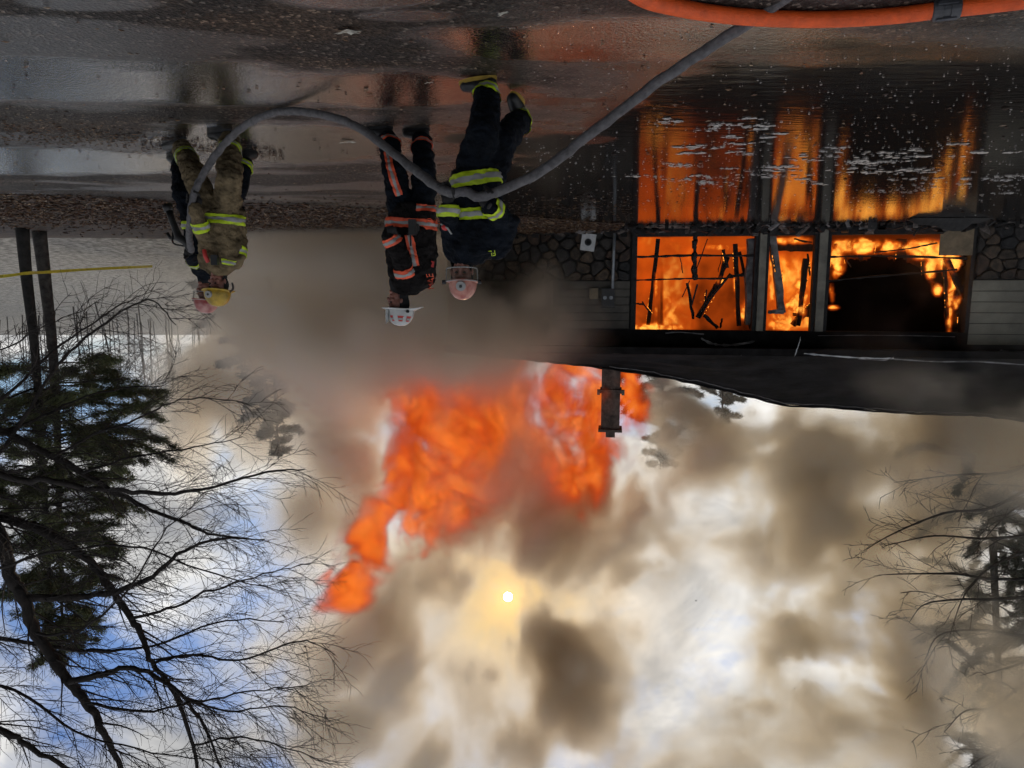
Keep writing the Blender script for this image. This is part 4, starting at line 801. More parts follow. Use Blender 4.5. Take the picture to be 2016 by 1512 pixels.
    def dress(s, torso, arms, legs, wr=0.020):
        """coat = torso loft + sleeves, trousers = pelvis + legs; returns prim lists for the stripes"""
        T_ = [(s.at(c_), hw, hd) for c_, hw, hd in torso]; s.tor = [('loft', T_)]; s.arm = []; s.leg = []
        for (a, b, c_, r1, r2, r3) in arms: a, b, c_ = (s.at(q) for q in (a, b, c_)); s.arm.append([('cap', a, r1, b, r2), ('cap', b, r2, c_, r3)])
        coat = list(s.tor)
        for am in s.arm: coat += am
        s.coat = solid(coat, 0.013, 4, wr, s.seed); s.put('turnout_coat', s.coat, s.coatm)
        pr = []
        for (a, b, c_, r1, r2, r3) in legs:
            a, b, c_ = (Vector(q) for q in (a, b, c_)); s.leg.append([('cap', a, r1, b, r2), ('cap', b, r2, c_, r3)]); pr += s.leg[-1]
        pr.append(('cap', legs[0][0], legs[0][3], legs[1][0], legs[1][3])); s.trous = solid(pr, 0.013, 4, wr, s.seed); s.put('trousers', s.trous, s.trm)
        s.coat_bvh = None

def G(px, py): return on_ground(px, py)
# ---- tan firefighter
A = Person(7.45, 'firefighter in tan turnout gear and yellow helmet standing by the raised hose', (0.45, -0.9, 0), 'tan', 'tan', 'lime', 1)
A.start(G(408, 262))
h1, t1 = G(366, 271), G(322, 282); h2, t2 = G(457, 256), G(408, 259)
an1 = at_y(360, 294, h1.y); an2 = at_y(452, 281, h2.y)
A.dress([((444, 412), .175, .15), ((441, 438), .185, .16), ((437, 475), .20, .165), ((436, 508), .205, .15), ((434, 527), .16, .12), ((430, 540), .085, .09)],
        [((463, 514, 0), (472, 466, .10), (468, 430, .12), .088, .080, .070), ((408, 518, 0), (405, 472, -.10), (384, 408, -.30), .086, .078, .064)],
        [(A.at((412, 412)), A.at((389, 358, -.05)), an1, .135, .118, .105), (A.at((447, 412)), at_y(452, 350, 7.25), an2, .140, .125, .112)])
A.boot(an1, h1, t1); A.boot(an2, h2, t2)
A.hand(A.at((379, 392, -.32)), A.at((385, 370, -.3)) - A.at((377, 440, -.35)), A.at((385, 410, -.30)), 0.042); A.hand(A.at((466, 415, .10)), (0, 0, 1), A.at((468, 430, .12)), 0.02, True)
ax = (an1 - A.at((389, 358, -.05))); A.stripe(A.leg[0], an1 - ax * 0.30, ax); ax = an2 - at_y(452, 350, 7.25); A.stripe(A.leg[1], an2 - ax * 0.30, ax)
A.stripe(A.tor, A.at((444, 433)), (0.07, 0, 1), 0.095); A.stripe([A.arm[1][1]], A.at((396, 445, -.2)), A.at((405, 472, -.10)) - A.at((384, 408, -.30)), 0.095); A.stripe([A.arm[0][0]], A.at((468, 496, .04)), A.at((463, 514, 0)) - A.at((472, 466, .10)), 0.08)
A.stripe(A.tor, A.at((434, 512)), (0.2, 0, 1), 0.05, planes=[(A.at((447, 512)), Vector((1, 0, 0)) * 1.0)])
A.put('knee_patch', cut(A.trous, slab(A.at((390, 372)), (0, 0, 1), 0.30) + [(A.at((382, 360)), Vector((-1, 0, 0)))], 0.006, Vector((0.4, -1, 0)).normalized(), 0.0), 'patch'); A.put('knee_patch', cut(A.trous, slab(A.at((440, 352)), (0, 0, 1), 0.24) + [(A.at((434, 350)), Vector((-1, 0, 0)))], 0.006, Vector((0.5, -1, 0)).normalized(), 0.0), 'patch')
mb = MB(); mb.tube(spline([A.at((402, 492, -.20)), A.at((404, 503, -.21)), A.at((410, 516, -.19))], 4), 0.022, 8); A.put('radio_strap', mb.mesh(), 'red_tape')
mb = MB(); p = A.at((423, 512, -.21)); mb.box(p - Vector((.032, .025, .05)), p + Vector((.032, .02, .05))); A.put('radio', mb.mesh(), 'boot')
f, u, r = A.head(A.at((429, 556)), (0.25, -0.97, 0), (0.0, -0.12, 1))
A.helmet(A.at((428, 575, -.02)), (0.25, -0.97, 0), (0.0, -0.2, 1), .118, .138, .150, 'yellow_helmet', .032, .026, .07, emblem='silver', visor=0)
mb = MB(); mb.tube(spline([A.at((453, 575, -.05)), A.at((459, 568, -.08)), A.at((457, 557, -.10))], 4), 0.010, 6); A.put('visor_arm', mb.mesh(), 'boot')

# ---- orange striped officer, side on
Bp = Person(7.12, 'firefighter in black gear with orange stripes and white helmet looking away', (0.85, -0.52, 0), 'blackcoat', 'navy', 'orange', 2)
Bp.start(G(800, 250))
h1, t1 = G(774, 249), G(716, 251); h2, t2 = G(846, 252), G(792, 255); an1 = at_y(765, 276, h1.y); an2 = at_y(831, 276, h2.y)
Bp.dress([((818, 402), .195, .165), ((811, 432), .235, .18), ((808, 480), .24, .185), ((810, 530), .235, .18), ((808, 560), .185, .15), ((801, 580), .09, .095)],
         [((803, 552, -.08), (785, 497, -.24), (765, 464, -.30), .098, .088, .072), ((838, 548, .08), (846, 492, .10), (824, 458, -.16), .095, .085, .070)],
         [(Bp.at((788, 414)), Bp.at((778, 345, -.03)), an1, .125, .115, .100), (Bp.at((833, 414, .03)), Bp.at((835, 348, .03)), an2, .125, .115, .098)])
Bp.boot(an1, h1, t1); Bp.boot(an2, h2, t2)
Bp.hand(Bp.at((772, 452, -.33)), (1, 0, 0.2), Bp.at((765, 464, -.30)), 0.025); Bp.hand(Bp.at((814, 449, -.24)), (0.2, 0, 1), Bp.at((824, 458, -.16)), 0.03)
ax = an1 - Bp.at((778, 345, -.03)); Bp.stripe(Bp.leg[0], an1 - ax * 0.16, ax, 0.075); ax2 = an2 - Bp.at((835, 348, .03)); Bp.stripe(Bp.leg[1], an2 - ax2 * 0.22, ax2, 0.075)
m = (an1 + Bp.at((788, 400))) / 2; dr = (Bp.at((789, 386)) - Bp.at((760, 296))).normalized(); sd = Vector((dr.z, 0, -dr.x)); pc = (Bp.at((789, 386)) + Bp.at((760, 296))) / 2
Bp.stripe(Bp.leg[0], pc, sd, 0.07, face=Vector((0, -1, 0)), planes=slab(pc, dr, 0.47))
Bp.stripe(Bp.tor, Bp.at((811, 442)), (0.06, 0, 1), 0.09); Bp.stripe(Bp.tor, Bp.at((838, 412)), (-0.03, 0, 1), 0.065, planes=[(Bp.at((824, 412)), Vector((1, 0, 0)))])
Bp.stripe([Bp.arm[0][0]], Bp.at((797, 531, -.14)), Bp.at((803, 552, -.08)) - Bp.at((785, 497, -.24)), 0.085); Bp.stripe([Bp.arm[0][1]], Bp.at((769, 473, -.28)), Bp.at((785, 497, -.24)) - Bp.at((765, 464, -.30)), 0.075)
pc = Bp.at((816, 495)); dr = (Bp.at((822, 523)) - Bp.at((812, 468))).normalized(); Bp.stripe(Bp.tor, pc, Vector((dr.z, 0, -dr.x)), 0.085, face=Vector((0, -1, 0)), planes=slab(pc, dr, 0.30))
mb = MB(); p = Bp.at((812, 448, -.29)); mb.box(p - Vector((.035, .03, .075)), p + Vector((.035, .03, .07))); rd = Bp.put('radio', mb.mesh(), 'boot')
mb = MB(); mb.tube([p + Vector((.02, 0, .07)), p + Vector((.02, 0, .17))], 0.008, 6); Bp.put('radio_aerial', mb.mesh(), 'boot')
f, u, r = Bp.head(Bp.at((783, 594)), (0.88, -0.48, -0.05), (0.05, 0, 1))
Bp.helmet(Bp.at((789, 611, 0)), (0.9, -0.42, 0.0), (0.05, -0.10, 1), .115, .135, .155, 'white_helmet', .055, .035, .10, 'white_helmet', ribs=8)
c, f, u, r, a, b, h, hm_ = Bp.hframe
mb = MB(); p = c + f * (b + 0.022) + u * 0.075; mb.add([p + r * x - f * (0.02 if abs(x) > .02 else 0) + u * z for x, z in ((-.035, -.07), (0, -.085), (.035, -.07), (.048, .04), (0, .075), (-.048, .04))], [(0, 1, 2, 3, 4, 5)]); mb.add([q - Vector(f) * 0.008 for q in [Vector(v) for v in mb.v[:6]]], [(5, 4, 3, 2, 1, 0)]); sh = Bp.put('front_shield', mb.mesh(), 'white_helmet', hm_)
def dome_patch(t0, t1, p0, p1, shrink=0.7):
    vs_ = []
    for (tt, ph) in ((t0, p0), (t1, p0), (t1 - (1 - shrink) * (t1 - t0) / 2, p1), (t0 + (1 - shrink) * (t1 - t0) / 2, p1)):
        tt, ph = math.radians(tt), math.radians(ph); vs_.append(c + ((f * (b * math.cos(tt)) + r * (a * math.sin(tt))) * (math.cos(ph) ** 0.85) + u * (h * math.sin(ph))) * 1.02 + (r * math.sin(tt)) * 0.004)
    return vs_
for t0, t1 in ((62, 92), (105, 135), (22, 45), (-62, -92), (-105, -135)):
    Bp.put('red_reflector', MB().add(dome_patch(t0, t1, 22, 46), [(0, 1, 2, 3)]).mesh(), 'red_tape', hm_); Bp.put('reflector_centre', MB().add([q + (q - c).normalized() * .004 for q in dome_patch(t0 + 3, t1 - 3, 30, 38, 0.85)], [(0, 1, 2, 3)]).mesh(), 'silver', hm_)
for k in (-1, 1):
    mb = MB(); p = c + r * (a + 0.012) * k - f * 0.03 + u * 0.012; mb.tube([p, p + r * 0.02 * k], 0.016, 10); Bp.put('goggle_clip', mb.mesh(), 'boot', hm_)
def text_on(person, s_, size, px, py, rot, mat, bvh, parent=None, dy=-0.5):
    """lettering sewn to the cloth: flat glyphs laid onto the garment's surface; rot is the turn seen upright"""
    cu = bpy.data.curves.new('t', 'FONT'); cu.body = s_; cu.size = size; cu.align_x = 'CENTER'; cu.align_y = 'CENTER'; o_ = bpy.data.objects.new('t', cu); COL.objects.link(o_)
    me = bpy.data.meshes.new_from_object(o_.evaluated_get(bpy.context.evaluated_depsgraph_get())); bpy.data.objects.remove(o_); c0 = person.at((px, py, dy)) - person.base
    for v in me.vertices:
        x, y = v.co.x, v.co.y; x, y = x * math.cos(rot) - y * math.sin(rot), x * math.sin(rot) + y * math.cos(rot)
        p = c0 + Vector((x, 0, y)); hit = bvh.ray_cast(p, Vector((0, 1, 0)), 2.0); v.co = (hit[0] if hit[0] else p + Vector((0, 0.4, 0))) - Vector((0, 0.010, 0))
    link('lettering', me, MAT[mat], parent or person.root)
bv = BVHTree.FromPolygons([v.co.copy() for v in Bp.coat.vertices], [tuple(p.vertices) for p in Bp.coat.polygons])
text_on(Bp, 'ERC', 0.075, 847, 428, 0, 'orange', bv); text_on(Bp, 'MAE', 0.080, 838, 554, -1.45, 'orange', bv)
mb = MB(); p = bv.ray_cast(Bp.at((842, 518, -.5)) - Bp.base, Vector((0, 1, 0)))[0] - Vector((0, .012, 0)); mb.add([p + Vector(q) for q in ((-.02, 0, -.026), (.012, 0, -.032), (.02, 0, .026), (-.012, 0, .032))], [(0, 1, 2, 3)]); mb.build('name_patch', MAT['red_tape'], Bp.root)
sm_ = MB(); q = Bp.at((776, 621, -.3)); 
cu = bpy.data.curves.new('t', 'FONT'); cu.body = '2'; cu.size = 0.07; cu.align_x = 'CENTER'; cu.align_y = 'CENTER'; o_ = bpy.data.objects.new('t', cu); COL.objects.link(o_); me = bpy.data.meshes.new_from_object(o_.evaluated_get(bpy.context.evaluated_depsgraph_get())); bpy.data.objects.remove(o_)
for v in me.vertices: v.co = c + f * (b + 0.026) + u * 0.07 + (-r) * (-v.co.x) + u * v.co.y
Bp.put('shield_number', me, 'boot', hm_)

# ---- navy firefighter walking with the hose
Cp = Person(5.45, 'firefighter in navy gear with lime stripes carrying the hose at the waist', (0.15, -1, 0), 'navy', 'navy', 'lime', 3)
Cp.start(G(945, 155))
h1, t1 = G(978, 149), G(903, 152) + Vector((0, 0, .035)); t2 = G(1008, 176) + Vector((0, 0, .01)); h2 = at_y(1030, 208, t2.y + .17); an1 = at_y(960, 186, h1.y); an2 = at_y(1024, 236, t2.y + .14)
Cp.dress([((940, 336), .180, .165), ((938, 380), .190, .175), ((940, 425), .205, .175), ((940, 470), .215, .17), ((934, 500), .185, .145), ((918, 520), .085, .09)],
         [((980, 488, 0), (1000, 441, -.08), (966, 408, -.30), .088, .082, .066), ((893, 492, 0), (884, 450, -.10), (884, 410, -.28), .082, .076, .062)],
         [(Cp.at((930, 345)), Cp.at((950, 268, -.12)), an1, .135, .122, .098), (Cp.at((962, 345)), Cp.at((985, 282, .06)), an2, .135, .118, .098)])
Cp.boot(an1, h1, t1, 'sole'); Cp.boot(an2, h2, t2, 'sole')
ax = an1 - Cp.at((950, 268, -.12)); Cp.stripe(Cp.leg[0], an1 - ax * 0.05, ax, 0.085); ax = an2 - Cp.at((985, 282, .06)); Cp.stripe(Cp.leg[1], an2 - ax * 0.06, ax, 0.09)
Cp.stripe(Cp.tor, Cp.at((940, 356)), (-0.16, 0, 1), 0.10); Cp.stripe(Cp.tor, Cp.at((936, 425)), (-0.05, 0, 1), 0.085)
Cp.stripe([Cp.arm[0][1]], Cp.at((970, 412, -.28)), Cp.at((1000, 441, -.08)) - Cp.at((966, 408, -.30)), 0.085); Cp.stripe([Cp.arm[1][1]], Cp.at((884, 416, -.25)), (0, 0, 1), 0.07)
mb = MB(); ell_mesh(mb, Cp.at((877, 447, -.2)), (.03, .02, .025)); Cp.put('clip_light', mb.mesh(), 'red_tape', smooth=True); mb = MB(); mb.tube([Cp.at((868, 441, -.2)), Cp.at((881, 449, -.22)), Cp.at((889, 461, -.2))], 0.007, 6); Cp.put('clip_ring', mb.mesh(), 'silver')
bvc = BVHTree.FromPolygons([v.co.copy() for v in Cp.coat.vertices], [tuple(p.vertices) for p in Cp.coat.polygons]); text_on(Cp, 'FL', 0.055, 966, 493, 0.15, 'lime', bvc)
f, u, r = Cp.head(Cp.at((909, 537)), (0.05, -1, -0.12), (0, -0.12, 1))
Cp.helmet(Cp.at((911, 557, -.01)), (0.05, -1, -.1), (0, -0.14, 1), .102, .122, .128, 'salmon', .02, .02, .06, emblem='silver', visor=.10, ribs=8)
HC = [Cp.at((956, 386, -.37)), Cp.at((876, 376, -.34))]
hd_ = HC[0] - HC[1]
Cp.hand(HC[0], hd_ + Vector((0, 0, .12)), Cp.at((963, 406, -.31)), 0.046); Cp.hand(HC[1], hd_ - Vector((0, 0, .12)), Cp.at((884, 408, -.28)), 0.046)

# ---- fourth firefighter, half hidden behind the tan one
D = Person(8.45, 'firefighter in dark gear and red helmet half hidden behind the tan one, holding the nozzle', (0.5, -0.86, 0), 'navy', 'navy', 'lime', 4)
D.start(G(420, 300))
h1, t1 = G(356, 302), G(330, 306); h2, t2 = G(474, 291), G(503, 296); an1 = at_y(353, 326, h1.y); an2 = at_y(481, 322, h2.y)
D.dress([((392, 438), .17, .14), ((398, 470), .19, .15), ((410, 505), .20, .15), ((412, 535), .18, .13), ((408, 552), .09, .09)],
        [((440, 530, 0), (448, 490, .1), (444, 460, .1), .085, .078, .07), ((398, 534, -.02), (388, 520, -.30), (372, 503, -.62), .085, .074, .060)],
        [(D.at((385, 446)), D.at((360, 385, -.05)), an1, .120, .108, .095), (D.at((432, 446)), D.at((468, 375)), an2, .125, .11, .098)])
D.boot(an1, h1, t1); D.boot(an2, h2, t2)
ax = an2 - D.at((468, 375)); D.stripe(D.leg[1], an2 - ax * 0.18, ax, 0.085); D.stripe([D.arm[1][1]], D.at((384, 516, -.42)), D.at((388, 520, -.30)) - D.at((372, 503, -.62)), 0.07); D.stripe(D.tor, D.at((392, 445)), (0, 0, 1), 0.085)
D.head(D.at((404, 574)), (0.5, -0.86, -.1), (0, -.1, 1)); D.helmet(D.at((406, 592)), (0.5, -0.86, 0), (0.05, -.1, 1), .12, .14, .150, 'red_helmet', .03, .03, .08, visor=.10)
HN = D.at((368, 494, -.72))
D.hand(HN, D.at((372, 506, -.72)) - D.at((345, 440, -.72)), D.at((373, 503, -.62)), 0.035)

# ---- nozzle and hoses
noz = empty('nozzle', D.at((352, 470, -.75)), label='black hose nozzle with pistol grip held out by the half hidden firefighter', cat='nozzle'); nb_ = noz.location.copy()
def nput(name, pts, rad, n=12, mat='boot'):
    mb = MB(); mb.tube([Vector(p) - nb_ for p in pts], rad, n); return mb.build(name, MAT[mat], noz, True)
q = [D.at(x) for x in ((376, 492, -.80), (366, 476, -.78), (352, 468, -.75), (346, 452, -.74), (338, 432, -.73), (333, 416, -.72))]
nput('barrel', q, [.040, .044, .046, .036, .034, .036]); nput('tip', [q[-1], q[-1] + (q[-1] - q[-2]).normalized() * .07], [.050, .054], 14)
nput('pistol_grip', [q[2], q[2] + Vector((0.10, 0.02, 0.0)), q[2] + Vector((0.13, 0.02, -0.05))], [.022, .02, .018]); nput('bale_handle', spline([q[3] + Vector((.03, 0, .01)), q[2] + Vector((.05, -.03, .055)), q[1] + Vector((.02, -.02, .045))], 5), .010, 8)
MAT['dark_metal'] = pmat('dark_metal', (0.06, 0.062, 0.07), 0.45, 0.2, 12)
MAT['hose'] = pmat('hose', (0.135, 0.13, 0.135), 0.7, 0.22, 25, 0.7, 160); MAT['orange_hose'] = pmat('orange_hose', (0.80, 0.105, 0.012), 0.55, 0.12, 12, 0.35, 120)
hp = [Vector((-1.15, 2.0, .04)), on_ground(1640, -95, .04), at_y(1540, 0, 4.35), at_y(1410, 85, 4.62), at_y(1300, 158, 4.80), at_y(1160, 265, 4.95), at_y(1060, 340, 5.02), HC[0], (HC[0] + HC[1]) / 2 + Vector((0, 0, -.012)), HC[1], at_y(818, 335, 5.35), at_y(760, 290, 5.75), at_y(700, 248, 6.15), at_y(640, 227, 6.45), on_ground(570, 219, .045), at_y(520, 228, 6.85), at_y(470, 256, 7.0), at_y(425, 305, 7.1), at_y(395, 352, 7.13), A.at((379, 392, -.32)), at_y(374, 440, 7.25), at_y(373, 470, 7.5), q[0], (q[0] + q[1]) / 2]
mb = MB(); HP = spline(hp, 8); rh = random.Random(3); mb.tube([p + Vector((rh.gauss(0, .0025), rh.gauss(0, .0025), rh.gauss(0, .0025))) for p in HP], [0.0345 * rh.uniform(0.95, 1.05) for _ in HP], 14); mb.build('fire_hose', MAT['hose'], smooth=True, label='grey attack hose looping from the near ground past three firefighters', cat='hose')
oh = [on_ground(x, y, .045) for x, y in ((1060, -170), (1180, -70), (1262, -6), (1340, 16), (1430, 30), (1530, 37), (1640, 38), (1760, 31), (1860, 19), (1960, 8), (2080, -10), (2250, -60))]
mb = MB(); mb.tube(spline(oh, 8), 0.046, 16); ohs = mb.build('supply_hose', MAT['orange_hose'], smooth=True, label='orange supply hose lying across the nearest asphalt', cat='hose')
p = on_ground(1863, 19, .045); d = (on_ground(1880, 17, .045) - on_ground(1845, 21, .045)).normalized()
mb = MB(); mb.tube([p - d * .072, p - d * .066, p - d * .02, p - d * .018, p + d * .018, p + d * .02, p + d * .066, p + d * .072], [.050, .058, .058, .052, .052, .058, .058, .050], 18); cpl = mb.build('coupling', MAT['dark_metal'], ohs, label='dark grey ribbed hose coupling')
for k in range(4):
    a = k * math.pi / 2 + .4; s_ = d.orthogonal().normalized(); g_ = d.cross(s_); o_ = p + (s_ * math.cos(a) + g_ * math.sin(a)) * .06; mb = MB(); mb.bar(o_ - d * .05, o_ + d * .05, .018, .014, up=(o_ - p)); mb.build('coupling_lug', MAT['dark_metal'], cpl)

# flakes of ash in the air
rng = random.Random(64); am = MB()
for _ in range(60):
    px, py = rng.uniform(600, 1800), rng.uniform(760, 1500); p = at_y(px, py, rng.uniform(9, 20)); leaf_into(am, p, rng.uniform(0.008, 0.022), rng.uniform(0, 6.3), rng, 0, 0.8)
am.build('ash', MAT['char'], kind='stuff', label='black flakes of ash drifting in the air')

# ================================================================== FIRE AND SMOKE (real volumes)
def _interp(n, m, c, off):
    x = np.arange(n) / c + off; i = np.floor(x).astype(int); f = x - i; W = np.zeros((n, m), np.float32); r = np.arange(n)
    for k, ww in enumerate(((1 - f) ** 3 / 6, (3 * f ** 3 - 6 * f ** 2 + 4) / 6, (-3 * f ** 3 + 3 * f ** 2 + 3 * f + 1) / 6, f ** 3 / 6)): W[r, i + k] += ww
    return W
def vnoise(shape, cell, rg):
    if not isinstance(cell, tuple): cell = (cell,) * 3
    ms = [int(n / c) + 6 for n, c in zip(shape, cell)]; Lt = rg.standard_normal(ms).astype(np.float32)
    for ax in range(3): Lt = np.moveaxis(np.tensordot(_interp(shape[ax], ms[ax], cell[ax], rg.random()), Lt, axes=(1, ax)), 0, ax)
    return Lt / 0.33
def fbm(shape, cell, octs, rg, gain=0.5):
    if not isinstance(cell, tuple): cell = (cell,) * 3
    o = np.zeros(shape, np.float32); a = 1.0; s_ = 0.0
    for k in range(octs):
        o += a * vnoise(shape, cell, rg); s_ += a * a; a *= gain; cell = tuple(c / 2 for c in cell)
        if min(cell) < 1.3: break
    return o / math.sqrt(s_)
def warp(arr, wx, wy, wz):
    i, j, k = np.meshgrid(*[np.arange(n, dtype=np.int32) for n in arr.shape], indexing='ij')
    i = np.clip(i + wx.astype(np.int32), 0, arr.shape[0] - 1); j = np.clip(j + wy.astype(np.int32), 0, arr.shape[1] - 1); k = np.clip(k + wz.astype(np.int32), 0, arr.shape[2] - 1)
    return arr[i, j, k]
def axes(mn, mx, vox):
    shape = tuple(int(round((mx[i] - mn[i]) / vox)) + 1 for i in range(3))
    return shape, np.meshgrid(*[np.linspace(mn[i], mx[i], shape[i], dtype=np.float32) for i in range(3)], indexing='ij')
def project(X, Y, Z):            # world -> photograph pixel, used only to place plume centres
    d = Y * FW.y + (Z - EYE) * FW.z; u = (Y * UP.y + (Z - EYE) * UP.z) / d
    return 1008 - X / d * F, 756 + u * F
def grid_volume(name, mn, mx, arr, mat, **kw):
    nx_, ny_, nz_ = arr.shape; me = bpy.data.meshes.new(name); me.vertices.add(arr.size)
    g = np.meshgrid(*[np.linspace(mn[i], mx[i], arr.shape[i], dtype=np.float32) for i in range(3)], indexing='ij')
    me.vertices.foreach_set('co', np.stack(g, -1).ravel()); a = me.attributes.new('amount', 'FLOAT', 'POINT'); a.data.foreach_set('value', arr.astype(np.float32).ravel())
    ob = bpy.data.objects.new(name, me); COL.objects.link(ob); me.materials.append(mat)
    ng = bpy.data.node_groups.new(name, 'GeometryNodeTree')
    ng.interface.new_socket('Geometry', in_out='INPUT', socket_type='NodeSocketGeometry'); ng.interface.new_socket('Geometry', in_out='OUTPUT', socket_type='NodeSocketGeometry')
    N = ng.nodes.new; K = ng.links.new; gi = N('NodeGroupInput'); go = N('NodeGroupOutput'); vc = N('GeometryNodeVolumeCube'); pos = N('GeometryNodeInputPosition')
    vc.inputs['Min'].default_value = mn; vc.inputs['Max'].default_value = mx
    for ax, n in zip('XYZ', arr.shape): vc.inputs['Resolution ' + ax].default_value = n
    def vmn(op, a_, b_=None):
        n = N('ShaderNodeVectorMath'); n.operation = op; K(a_, n.inputs[0])
        if b_ is not None: n.inputs[1].default_value = b_
        return n
    s_ = vmn('SUBTRACT', pos.outputs[0], tuple(mn)); s_ = vmn('MULTIPLY', s_.outputs[0], tuple((arr.shape[i] - 1) / (mx[i] - mn[i]) for i in range(3)))
    s_ = vmn('ADD', s_.outputs[0], (.5, .5, .5)); s_ = vmn('FLOOR', s_.outputs[0]); s_ = vmn('DOT_PRODUCT', s_.outputs[0], (ny_ * nz_, nz_, 1))
    si = N('GeometryNodeSampleIndex'); si.data_type = 'FLOAT'; si.domain = 'POINT'; si.clamp = True
    na = N('GeometryNodeInputNamedAttribute'); na.data_type = 'FLOAT'; na.inputs['Name'].default_value = 'amount'
    K(gi.outputs[0], si.inputs['Geometry']); K(na.outputs[0], si.inputs['Value']); K(s_.outputs['Value'], si.inputs['Index']); K(si.outputs[0], vc.inputs['Density'])
    sm = N('GeometryNodeSetMaterial'); sm.inputs['Material'].default_value = mat; K(vc.outputs[0], sm.inputs[0]); K(sm.outputs[0], go.inputs[0])
    md = ob.modifiers.new('volume', 'NODES'); md.node_group = ng
    return setp(ob, kind='stuff', **kw)
def fire_mat(name, stops, ext, step=0.45):
    m = bpy.data.materials.new(name); m.use_nodes = True; t = m.node_tree; t.nodes.clear(); L = t.links.new
    o = nd(t, 'ShaderNodeOutputMaterial'); at = nd(t, 'ShaderNodeAttribute', attribute_name='density'); em = nd(t, 'ShaderNodeEmission'); ab = nd(t, 'ShaderNodeVolumeAbsorption'); ad = nd(t, 'ShaderNodeAddShader')
    L(ramp(t, at.outputs['Fac'], stops), em.inputs[0]); ab.inputs[0].default_value = (0, 0, 0, 1); e = mth(t, 'MULTIPLY', at.outputs['Fac'], ext)
    L(e, em.inputs[1]); L(e, ab.inputs['Density']); L(em.outputs[0], ad.inputs[0]); L(ab.outputs[0], ad.inputs[1]); L(ad.outputs[0], o.inputs['Volume']); m.cycles.volume_step_rate = step; return m
def blobs(PX, PY, D, items):
    B = np.zeros(PX.shape, np.float32)
    for (px, py, rx, ry, yc, yr, s_) in items:
        B += s_ * np.exp(-(((PX - px) / rx) ** 2 + ((PY - py) / ry) ** 2 + ((D - yc) / yr) ** 2))
    return B
rg = np.random.default_rng(11)

# --- fire inside the rooms, in house coordinates
mn = (ha(1912), 0.45, 0.1); mx = (ha(1245), 5.0, 3.25)
shape, (A_, V, Z) = axes(mn, mx, 0.05)
PX, PY = project(HO.x + HX.x * A_ + HV.x * V, HO.y + HX.y * A_ + HV.y * V, Z)
nw = [fbm(shape, (7, 7, 7), 2, rg) * 2.5 for _ in range(3)]
n = warp(fbm(shape, (12, 12, 18), 4, rg, 0.65), *nw); nf = warp(fbm(shape, (3.6, 3.6, 6.5), 3, rg, 0.9), *nw)
def rect(x0, x1, y0, y1, soft=4.0):
    return 1 / (1 + np.exp(-(PX - x0) / soft)) / (1 + np.exp((PX - x1) / soft)) / (1 + np.exp(-(PY - y0) / soft)) / (1 + np.exp((PY - y1) / soft))
def depth(v0, v1): return ((V > v0) & (V < v1)).astype(np.float32)
d = rect(1245, 1372, 455, 650) * depth(1.5, 4.5) * 0.19 * np.clip(0.75 + 0.75 * n, 0.12, 3)
d += rect(1372, 1492, 500, 650, 10) * depth(1.5, 4.5) * 0.085 * np.clip(0.65 + 0.9 * n, 0.08, 3) + rect(1372, 1492, 455, 500, 10) * depth(1.5, 4.5) * 0.20 * np.clip(0.8 + 0.5 * n, 0.1, 3)
d += rect(1304, 1362, 502, 650, 1.5) * depth(2.9, 4.5) * np.clip(0.58 + 0.33 * nf - np.clip((PY - 545) / 260, 0, 0.34), 0.1, 2)
d += rect(1250, 1375, 470, 508, 8) * depth(2.0, 3.6) * np.clip(0.25 * nf, 0, 2)
d += np.clip(blobs(PX, PY, V, [(1470, 612, 16, 24, 1.3, 0.5, 1.3), (1285, 645, 70, 8, 1.3, 0.9, 1.0), (1418, 560, 9, 14, 1.3, 0.4, 1.2), (1425, 487, 40, 7, 1.2, 0.4, 0.8), (1292, 590, 5, 50, 1.2, 0.3, 0.8), (1385, 602, 10, 9, 1.2, 0.3, 0.9), (1448, 560, 5, 60, 1.1, 0.3, 0.6)]) * (0.55 + 1.3 * nf) - 0.32, 0, 2)
d += rect(1505, 1604, 498, 575, 8) * depth(1.7, 4.5) * np.clip(0.62 + 0.15 * n + 0.25 * nf, 0, 2) + rect(1505, 1604, 575, 615, 8) * depth(1.7, 4.5) * np.clip(0.30 + 0.22 * n, 0.04, 2) + rect(1505, 1604, 612, 650, 6) * depth(1.4, 3.5) * np.clip(0.15 + 0.45 * nf, 0, 2)
d += np.clip(blobs(PX, PY, V, [(1565, 600, 18, 26, 1.1, 0.4, 1.2), (1519, 560, 7, 60, 1.0, 0.4, 1.0), (1565, 474, 40, 7, 1.0, 0.5, 1.2), (1577, 580, 10, 70, 1.2, 0.3, 1.0), (1530, 640, 18, 8, 0.9, 0.4, 0.9)]) * (0.55 + 1.2 * nf) - 0.28, 0, 2)
d += np.clip(blobs(PX, PY, V, [(1645, 515, 16, 26, 0.95, 0.45, 1.7), (1690, 484, 50, 13, 0.95, 0.5, 1.4), (1760, 486, 40, 11, 0.95, 0.5, 1.1), (1830, 492, 40, 17, 0.95, 0.5, 1.4), (1875, 515, 26, 22, 1.0, 0.5, 1.4), (1885, 575, 13, 55, 1.0, 0.5, 1.4), (1868, 625, 5, 45, 1.0, 0.4, 1.3), (1832, 540, 9, 26, 0.8, 0.3, 1.1), (1846, 570, 8, 12, 0.8, 0.3, 0.9), (1638, 570, 6, 20, 0.9, 0.3, 0.9), (1640, 606, 12, 4, 0.8, 0.3, 1.0)]) * (0.45 + 1.35 * nf) - 0.36, 0, 2)
d += rect(1632, 1905, 460, 512, 6) * depth(1.3, 2.2) * 0.06
